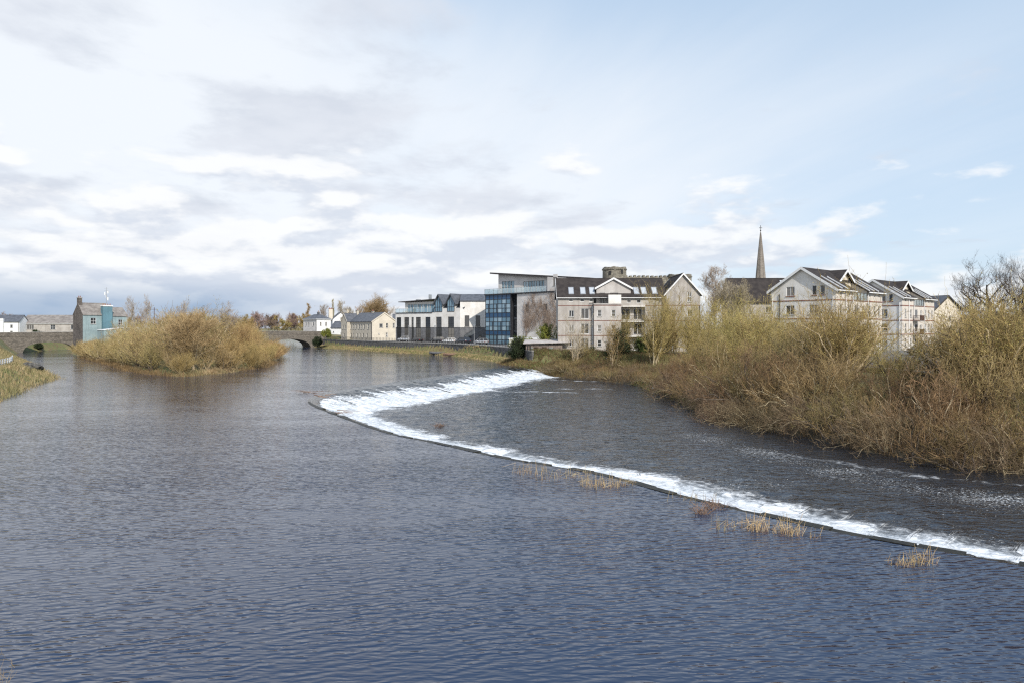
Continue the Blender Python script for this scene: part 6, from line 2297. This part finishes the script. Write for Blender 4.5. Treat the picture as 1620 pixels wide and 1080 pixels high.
CARM = {}
for nm, c1 in (('silver', (.55, .56, .58)), ('black', (.012, .012, .015)), ('dark_blue', (.02, .03, .05)), ('white', (.78, .78, .77)), ('graphite', (.035, .038, .042)), ('green_grey', (.05, .07, .06))):
    m, nt, p = nmat('car_paint_' + nm)
    p.inputs['Base Color'].default_value = (*c1, 1)
    p.inputs['Roughness'].default_value = .28
    p.inputs['Metallic'].default_value = .3 if nm in ('silver', 'graphite') else 0
    p.inputs['Coat Weight'].default_value = .8
    CARM[nm] = m
mb = MB()
mb.cyl((0, -.1, 0), (0, .1, 0), .32, .32, 16)
TYRE = mb.mesh('tyre', M['rubber'], smooth=False)
mb = MB()
mb.cyl((0, -.108, 0), (0, .108, 0), .20, .20, 10)
RIM = mb.mesh('rim', M['grey_metal'])


def car(loc, rz, style, paint, label, group='cars parked along the quay'):
    Lc, Wc, body, cab = car_meshes(style)
    root = tag(empty('parked_car', loc, rz), label, 'car', group)
    n = 4
    v, f = [], []
    ysec = [(-Wc / 2, .93), (-Wc / 2 + .10, 1.0), (Wc / 2 - .10, 1.0), (Wc / 2, .93)]
    for y, s in ysec:
        for x, z in body:
            v.append((x * (s if abs(y) > Wc / 2 - .05 else 1), y, .34 + (z - .34) * s))
    k = len(body)
    for i in range(n - 1):
        for j in range(k):
            j2 = (j + 1) % k
            f.append((i * k + j, i * k + j2, (i + 1) * k + j2, (i + 1) * k + j))
    f.append(tuple(range(k)))
    f.append(tuple(range((n - 1) * k, n * k)))
    me = bpy.data.meshes.new('body')
    me.from_pydata(v, [], f)
    bm = bmesh.new()
    bm.from_mesh(me)
    bmesh.ops.recalc_face_normals(bm, faces=bm.faces)
    bmesh.ops.bevel(bm, geom=list(bm.edges), offset=.04, segments=2, affect='EDGES')
    bm.to_mesh(me)
    bm.free()
    me.materials.append(CARM[paint])
    me.polygons.foreach_set('use_smooth', np.ones(len(me.polygons), bool))
    link('body', me, root)
    (xa, za), (xb, zb), (xc, zc_), (xd, zd) = cab
    wi, wt = Wc / 2 - .06, Wc / 2 - .24
    mb = MB()
    V = [(xa, -wi, za), (xa, wi, za), (xd, wi, zd), (xd, -wi, zd), (xb, -wt, zb), (xb, wt, zb), (xc, wt, zc_), (xc, -wt, zc_)]
    mb.v = V
    mb.f = [(0, 1, 5, 4), (1, 2, 6, 5), (2, 3, 7, 6), (3, 0, 4, 7), (0, 3, 2, 1)]
    mb.build('windows', M['glass'], root)
    mb = MB()
    mb.prism([(xb - .02, -wt - .02, zb), (xb - .02, wt + .02, zb), (xc + .02, wt + .02, zc_), (xc + .02, -wt - .02, zc_)], (0, 0, .05))
    mb.build('roof', CARM[paint], root, bevel=.015)
    for x0, z0, x1, z1 in ((xa, za, xb, zb), (xd, zd, xc, zc_), ((xa + xd) / 2 - .1, za, (xb + xc) / 2 - .1, zb)):
        for s in (-1, 1):
            mb = MB()
            mb.bar((x0, s * (wi + .005), z0), (x1, s * (wt + .005), z1 + .02), .07, .05)
            mb.build('pillar', CARM[paint], root)
    for x in (-Lc * .31, Lc * .30):
        for s in (-1, 1):
            w = link('wheel', TYRE, root, (x, s * (Wc / 2 - .1), .32))
            link('rim', RIM, w)
    for s in (-1, 1):
        mb = MB()
        mb.box(-Lc / 2 - .015, -Lc / 2 + .06, s * .62 - .16, s * .62 + .16, .60, .74)
        mb.build('headlight', M['lamp_lens'], root)
        mb = MB()
        mb.box(Lc / 2 - .06, Lc / 2 + .015, s * .66 - .12, s * .66 + .12, .66, .86)
        mb.build('tail_light', M['red_lens'], root)
        mb = MB()
        mb.box(xa + .18, xa + .36, s * (Wc / 2 + .02) - .08, s * (Wc / 2 + .02) + .08, za + .02, za + .15)
        mb.build('wing_mirror', CARM[paint], root)
    return root


qn = offset_line(qline, 8.2)


def on_quay(px):
    ratio = (px - 810) / 1080
    k = int(np.argmin(np.abs(qn[:, 0] / qn[:, 1] - ratio)))
    t = qn[min(k + 1, len(qn) - 1)] - qn[max(k - 1, 0)]
    return qn[k], math.atan2(t[1], t[0])


for px, style, paint, turn, lab in ((641, 'suv', 'silver', .35, 'silver car parked furthest along the quay, beside the cream mill'), (660, 'saloon', 'black', .1, 'low black car parked next to the silver car on the quay'),
                                    (691, 'suv', 'graphite', .2, 'dark graphite off-roader parked mid-row on the quay'), (713, 'saloon', 'white', .25, 'white saloon parked between two dark cars on the quay'),
                                    (734, 'suv', 'dark_blue', .1, 'dark blue estate car parked right of the white saloon'), (760, 'hatch', 'silver', .3, 'pale silver hatchback parked nearest the glass building')):
    (x, y), a = on_quay(px)
    car((x, y, 2.76), a + turn, style, paint, lab)
for x, y, rz, style, paint, lab in ((63.0, 105.0, .4, 'suv', 'graphite', 'grey car glimpsed beside the first white gabled flats'), (58.0, 78.0, 1.2, 'hatch', 'white', 'white car half hidden by scrub in the car park'), (44.5, 68.0, 1.3, 'saloon', 'dark_blue', 'dark car half hidden by scrub in the car park')):
    car((x, y, 2.8), rz, style, paint, lab, 'cars in the flats car park')

# car park wall behind the scrub
wl, _ = catmull([(30.6, 92), (31.4, 84), (33.2, 74), (35.2, 62), (37.0, 52), (40.5, 44), (47, 39)], 2.0)
cw2 = tag(empty('car_park_wall'), 'low stone wall with pale coping running behind the bank scrub', 'wall')
mb, mc = MB(), MB()
for a, b_ in zip(wl[:-1], wl[1:]):
    dd = (b_ - a) / np.linalg.norm(b_ - a)
    n_ = np.array((-dd[1], dd[0])) * .4
    mb.prism([(*a, 1.6), (*b_, 1.6), (*(b_ + n_), 1.6), (*(a + n_), 1.6)], (0, 0, 1.5))
    mc.prism([(*(a + dd * .015 - n_ * .1), 3.102), (*(b_ - dd * .015 - n_ * .1), 3.102), (*(b_ - dd * .015 + n_ * 1.1), 3.102), (*(a + dd * .015 + n_ * 1.1), 3.102)], (0, 0, .1))
mb.build('wall_face', M['bridge_stone'], cw2)
tag(mc.build('coping_stones', M['footpath'], cw2), kind='stuff')


# ------------------------------------------------------------------ lamp posts
def lamp(loc, h, label, arm=1.0, rz=0.0, mat='grey_metal', baskets=False, group=None, nm='street_lamp'):
    root = tag(empty(nm, loc, rz), label, 'street lamp', group)
    mb = MB()
    mb.cyl((0, 0, -.2), (0, 0, 1.0), .10, .085, 8)
    mb.cyl((0, 0, 1.0), (0, 0, h), .075, .05, 8)
    mb.build('pole', M[mat], root)
    if arm:
        mb = MB()
        mb.bar((0, 0, h - .04), (arm, 0, h + .15), .06)
        mb.build('arm', M[mat], root)
        mb = MB()
        mb.box(arm - .1, arm + .55, -.12, .12, h + .11, h + .22)
        mb.build('lantern', M[mat], root, bevel=.02)
    else:
        mb = MB()
        mb.cyl((0, 0, h), (0, 0, h + .45), .10, .20, 8)
        mb.cyl((0, 0, h + .45), (0, 0, h + .6), .22, .04, 8)
        mb.build('lantern', M[mat], root)
    if baskets:
        for s in (-1, 1):
            mb = MB()
            mb.bar((0, 0, 2.35), (s * .5, 0, 2.4), .04)
            mb.cyl((s * .48, 0, 1.85), (s * .48, 0, 2.2), .16, .32, 8)
            mb.cyl((s * .48, 0, 2.2), (s * .48, 0, 2.42), .32, .12, 8)
            mb.build('flower_basket', M['pot'], root)
    return root


ql2 = offset_line(qline, 6.8)
for i, px in enumerate((647, 689, 751)):
    k = int(np.argmin(np.abs(ql2[:, 0] / ql2[:, 1] - (px - 810) / 1080)))
    lamp((ql2[k, 0], ql2[k, 1], 2.7), 4.3, 'pale lamp post on the quay, {} from the cream mill'.format(ORD[i]), 0, 0, 'grey_metal', group='quay lamp posts')
lamp((at(506, 262), 262, 3.0), 12.0, 'tall street lamp with curved arm above the white house roof', 1.6, R(190))
for i, s in enumerate((46.0, 62.0, 72.5)):
    q = BA + (BB - BA) * s / BL + np.array((-math.sin(bang), math.cos(bang))) * 1.0
    lamp((q[0], q[1], deck(s)), 3.6, 'dark lamp with flower baskets on the bridge, {} from the island'.format(ORD[i]), 0, bang, 'black_iron', True, 'bridge lamps')
for i, (x, y) in enumerate(((-62.5, 80.0), (-113.5, 150.0), (-131, 171))):
    lamp((x, y, float(left_level(y)) + .05), 5.2, 'galvanised lamp post beside the riverside road, {} along it'.format(ORD[i]), .8 if i else 0, R(20), 'grey_metal', group='road lamp posts')
pole = tag(empty('telegraph_pole', (at(244, 230), 230, 4.5)), 'dark telegraph pole with cross arm standing above the island thicket', 'pole')
mb = MB()
mb.cyl((0, 0, -.3), (0, 0, 9.2), .13, .10, 8)
mb.build('post', M['wood_brown'], pole)
mb = MB()
mb.box(-.8, .8, -.05, .05, 8.5, 8.62)
mb.build('cross_arm', M['wood_brown'], pole)

# ------------------------------------------------------------------ left road railing and crash barrier
rl = tag(empty('road_railing'), 'white and grey metal railing curving round the riverside road', 'railing')
rline2 = offset_line(ll, -1.9)
rline2 = rline2[(rline2[:, 1] > 45) & (rline2[:, 1] < 104)]
mb = MB()
mb.box(-.05, .05, -.05, .05, -.3, 1.05)
pme_ = mb.mesh('post', M['white_trim'])
for q in rline2:
    link('post', pme_, rl, (q[0], q[1], float(left_level(q[1]))))
for h in (.45, .75, 1.02):
    mb = MB()
    for a, b_ in zip(rline2[:-1], rline2[1:]):
        mb.bar((*a, float(left_level(a[1])) + h), (*b_, float(left_level(b_[1])) + h), .05)
    mb.build('rail', M['white_trim'], rl)
cb = tag(empty('crash_barrier'), 'steel crash barrier on dark posts leading up to the bridge', 'barrier')
bl_ = offset_line(ll, 0.5)
bl_ = bl_[(bl_[:, 1] > 104) & (bl_[:, 1] < 165)]
mb = MB()
for a, b_ in zip(bl_[:-1], bl_[1:]):
    za, zb = float(left_level(a[1])), float(left_level(b_[1]))
    mb.prism([(*a, za + .45), (*b_, zb + .45), (*b_, zb + .78), (*a, za + .78)], (.07, .05, 0))
mb.build('beam', M['grey_metal'], cb)
mb = MB()
mb.box(-.05, .05, -.05, .05, -.2, .75)
pb_ = mb.mesh('post', M['black_iron'])
for q in bl_:
    link('post', pb_, cb, (q[0] + .12, q[1] + .08, float(left_level(q[1]))))
# dark rock heap on the spit
v = []
bm = bmesh.new()
bmesh.ops.create_icosphere(bm, subdivisions=3, radius=.95)
for vv in bm.verts:
    n_ = float(vnoise(vv.co.x * 2.1 + 5, vv.co.y * 2.1 + vv.co.z * 1.7 + 9, 3))
    vv.co *= .45 + 1.1 * n_
    vv.co.x *= 1.35
    vv.co.z *= .75
me = bpy.data.meshes.new('boulder')
bm.to_mesh(me)
bm.free()
me.materials.append(M['rock'])
o = link('boulder', me, None, (-68.8, 97.5, gz1(-68.8, 97.5) + .25), .4)
tag(o, 'dark grey boulder lying on the grassy spit', 'rock')


# ------------------------------------------------------------------ rowing boats on the bank
def boat(loc, rz, Lb, mat, label, tilt):
    root = tag(empty('rowing_boat', loc, rz), label, 'boat', 'boats drawn up on the berm')
    root.rotation_euler = (tilt, 0, rz)
    n, k = 17, 7
    v, f = [], []
    for i in range(n):
        t = i / (n - 1) * 2 - 1
        hw = .62 * (1 - abs(t) ** 2.6) ** .8 + .02
        if t < 0:
            hw = max(hw, .40)
        sheer = .48 + .16 * t * t
        for j in range(k):
            a = math.pi * j / (k - 1)
            v.append((t * Lb / 2, -math.cos(a) * hw, sheer * (1 - math.sin(a) ** .8)))
    for i in range(n - 1):
        for j in range(k - 1):
            f.append((i * k + j, i * k + j + 1, (i + 1) * k + j + 1, (i + 1) * k + j))
    f.append(tuple(range(k)))
    me = bpy.data.meshes.new('hull')
    me.from_pydata(v, [], f)
    me.materials.append(mat)
    o = link('hull', me, root)
    sm = o.modifiers.new('solid', 'SOLIDIFY')
    sm.thickness = .05
    for t in (-.5, 0, .45):
        mb = MB()
        mb.box(t * Lb / 2 - .12, t * Lb / 2 + .12, -.52, .52, .28, .32)
        mb.build('thwart', mat, root)
    for s in (-1, 1):
        mb = MB()
        for i in range(n - 1):
            a, b_ = v[i * k + (0 if s < 0 else k - 1)], v[(i + 1) * k + (0 if s < 0 else k - 1)]
            mb.bar(a, b_, .07)
        mb.build('gunwale', mat, root)
    return root


boat((at(692, 176.5), 176.5, gz1(at(692, 176.5), 176.5) - .02), R(-12), 4.2, M['plinth'], 'dark grey rowing boat pulled up on the quay berm', .25)
boat((at(716, 168.5), 168.5, gz1(at(716, 168.5), 168.5) - .02), R(-8), 4.6, M['driftwood'], 'brown wooden rowing boat lying on the berm right of the grey one', .2)


# ------------------------------------------------------------------ reeds in the shallows above the weir
def stalks(name, r, n, rad, h, mat, lean=.18, thick=.009, loc=(0, 0, -.05)):
    a, q = r.random(n) * 6.28, rad * np.sqrt(r.random(n))
    K = 4
    t = np.linspace(0, 1, K)
    hh = h[0] + (h[1] - h[0]) * r.random(n)
    P_ = np.zeros((n, K, 3))
    d_ = r.normal(0, lean, (n, 2)) + np.array((.10, .02))
    P_[:, :, 0] = (q * np.cos(a) * 1.5)[:, None] + d_[:, 0, None] * hh[:, None] * t ** 1.3
    P_[:, :, 1] = (q * np.sin(a))[:, None] + d_[:, 1, None] * hh[:, None] * t ** 1.3
    P_[:, :, 2] = -.12 + (hh[:, None] + .12) * t
    br = r.random(n) < .5
    P_[br, -1] = P_[br, -2] + np.stack([r.normal(0, .28, br.sum()), r.normal(0, .1, br.sum()), -.05 - .15 * r.random(br.sum())], 1)
    R0 = thick * (.7 + .6 * r.random(n))[:, None] * (1 - .5 * t)
    return P_, R0


REEDS = [(835, 748, 26, .55, .75, 'small clump of straw reeds nearest the weir bend'), (866, 757, 9, .5, .5, 'few thin reeds between the two straw clumps'), (905, 752, 22, .7, .55, 'sparse leaning reeds along the weir edge left of the dense clump'), (952, 768, 70, .72, .66, 'dense golden reed clump standing against the weir crest'), (990, 766, 12, .35, .5, 'short reed tuft just right of the dense golden clump'),
         (1092, 790, 14, .7, .55, 'leaning reed stems at the weir edge left of the driftwood tuft'), (1146, 838, 12, .35, .60, 'single tall reed with matted base in open water'), (1164, 832, 8, .3, .45, 'thin pair of reeds beside the tall single reed'), (1199, 838, 42, .30, .72, 'upright golden reed clump, left of the twin clumps by the weir'), (1246, 843, 42, .38, .68, 'upright golden reed clump, right of the twin clumps by the weir'),
         (1275, 848, 6, .35, .6, 'few loose reeds just right of the twin clumps'), (1422, 892, 16, .25, .55, 'small reed tuft in front of the weir near the right edge'), (1440, 893, 6, .2, .6, 'thin bent reeds between the two right edge tufts'), (1460, 890, 22, .28, .62, 'rightmost small reed tuft before the weir')]
r = np.random.default_rng(61)
for i, (px, py, n, rad, h, lab) in enumerate(REEDS):
    D = 7 * 1080 / (py - 518)
    P_, R0 = stalks('reed', r, n, rad, (h * .45, h), 'reed', .16 if n > 50 else .26)
    v, f = tube_arrays(P_, R0)
    root = tag(empty('reed_clump', ((px - 810) / 1080 * D, D, 0)), lab, 'reeds', 'reeds above the weir')
    tag(link('stalks', np_mesh('stalks', v, f, M['reed']), root), kind='stuff')
    P_, R0 = stalks('reed', r, max(8, int(n * .9)), rad * .9, (.08, .26), 'reed', .9, .009)
    v, f = tube_arrays(P_, R0)
    tag(link('matted_base', np_mesh('matted_base', v, f, M['driftwood']), root), kind='stuff')
# matted drift beside the reeds
for px, py, rad, lab in ((1133, 803, .45, 'brown matted driftwood tuft caught on the weir edge'), (1110, 812, .25, 'small reddish clump of debris floating below the matted tuft'), (695, 674, .35, 'small brown debris lump out in the pool below the weir')):
    zz = POOL_Z if py < 700 else 0
    D = (7 - zz) * 1080 / (py - 518)
    P_, R0 = stalks('d', r, 40, rad * .7, (.10, .38), 'driftwood', 1.1, .012)
    v, f = tube_arrays(P_, R0)
    o = link('debris_tuft', np_mesh('debris_tuft', v, f, M['driftwood']), None, ((px - 810) / 1080 * D, D, zz + .06))
    tag(o, lab, 'debris')
# stranded branches at the weir's bend
for j, (px, py, n, L_, lab) in enumerate(((486, 621, 15, 2.6, 'bleached driftwood branches stranded on the crest at the weir bend'), (512, 628, 9, 1.8, 'shorter driftwood branches on the crest right of the main snag'), (538, 652, 7, 1.6, 'small snag of twigs caught in the white water'))):
    D = 7 * 1080 / (py - 518)
    K = 6
    t = np.linspace(0, 1, K)
    P_ = np.zeros((n, K, 3))
    a = r.normal(-.15, .22, n)
    ln = L_ * (.35 + .65 * r.random(n))
    P_[:, :, 0] = r.normal(0, L_ * .25, n)[:, None] + (np.cos(a) * ln)[:, None] * (t - .4)
    P_[:, :, 1] = r.normal(0, .35, n)[:, None] + (np.sin(a) * ln)[:, None] * (t - .4)
    P_[:, :, 2] = .03 + .22 * r.random(n)[:, None] + r.normal(0, .08, n)[:, None] * t + r.normal(0, .02, (n, K))
    if j == 2:
        P_[:, :, 2] -= .1
    R0 = np.maximum((.05 * r.random(n) ** 2)[:, None] * (1 - .6 * t), .012)
    v, f = tube_arrays(P_, R0, 4)
    o = link('driftwood', np_mesh('driftwood', v, f, M['driftwood']), None, ((px - 810) / 1080 * D, D, 0))
    tag(o, lab, 'driftwood', 'driftwood on the weir')
# gravel spit and stones at the pool edge
sp2 = np.random.default_rng(8)
for i, (x, y, s, lab) in enumerate(((18.6, 89.2, .32, 'pale stone at the tip of the gravel spit'), (20.4, 80.4, .25, 'small white stone on the gravel below the spit'), (16.9, 113.6, .3, 'white plastic bag caught in the ivy below the flats'), (15.8, 113.2, .22, 'second scrap of white litter beside the plastic bag'))):
    bm = bmesh.new()
    bmesh.ops.create_icosphere(bm, subdivisions=2, radius=s)
    for vv in bm.verts:
        vv.co *= .7 + .6 * float(vnoise(vv.co.x * 5 + i * 7, vv.co.y * 5 + vv.co.z * 4, 2))
        vv.co.z *= .6
    me = bpy.data.meshes.new('stone')
    bm.to_mesh(me)
    bm.free()
    me.materials.append(M['tarp'])
    o = link('pale_stone' if i < 2 else 'litter_bag', me, None, (x, y, gz1(x, y) + s * .3))
    tag(o, lab, 'stone' if i < 2 else 'litter')
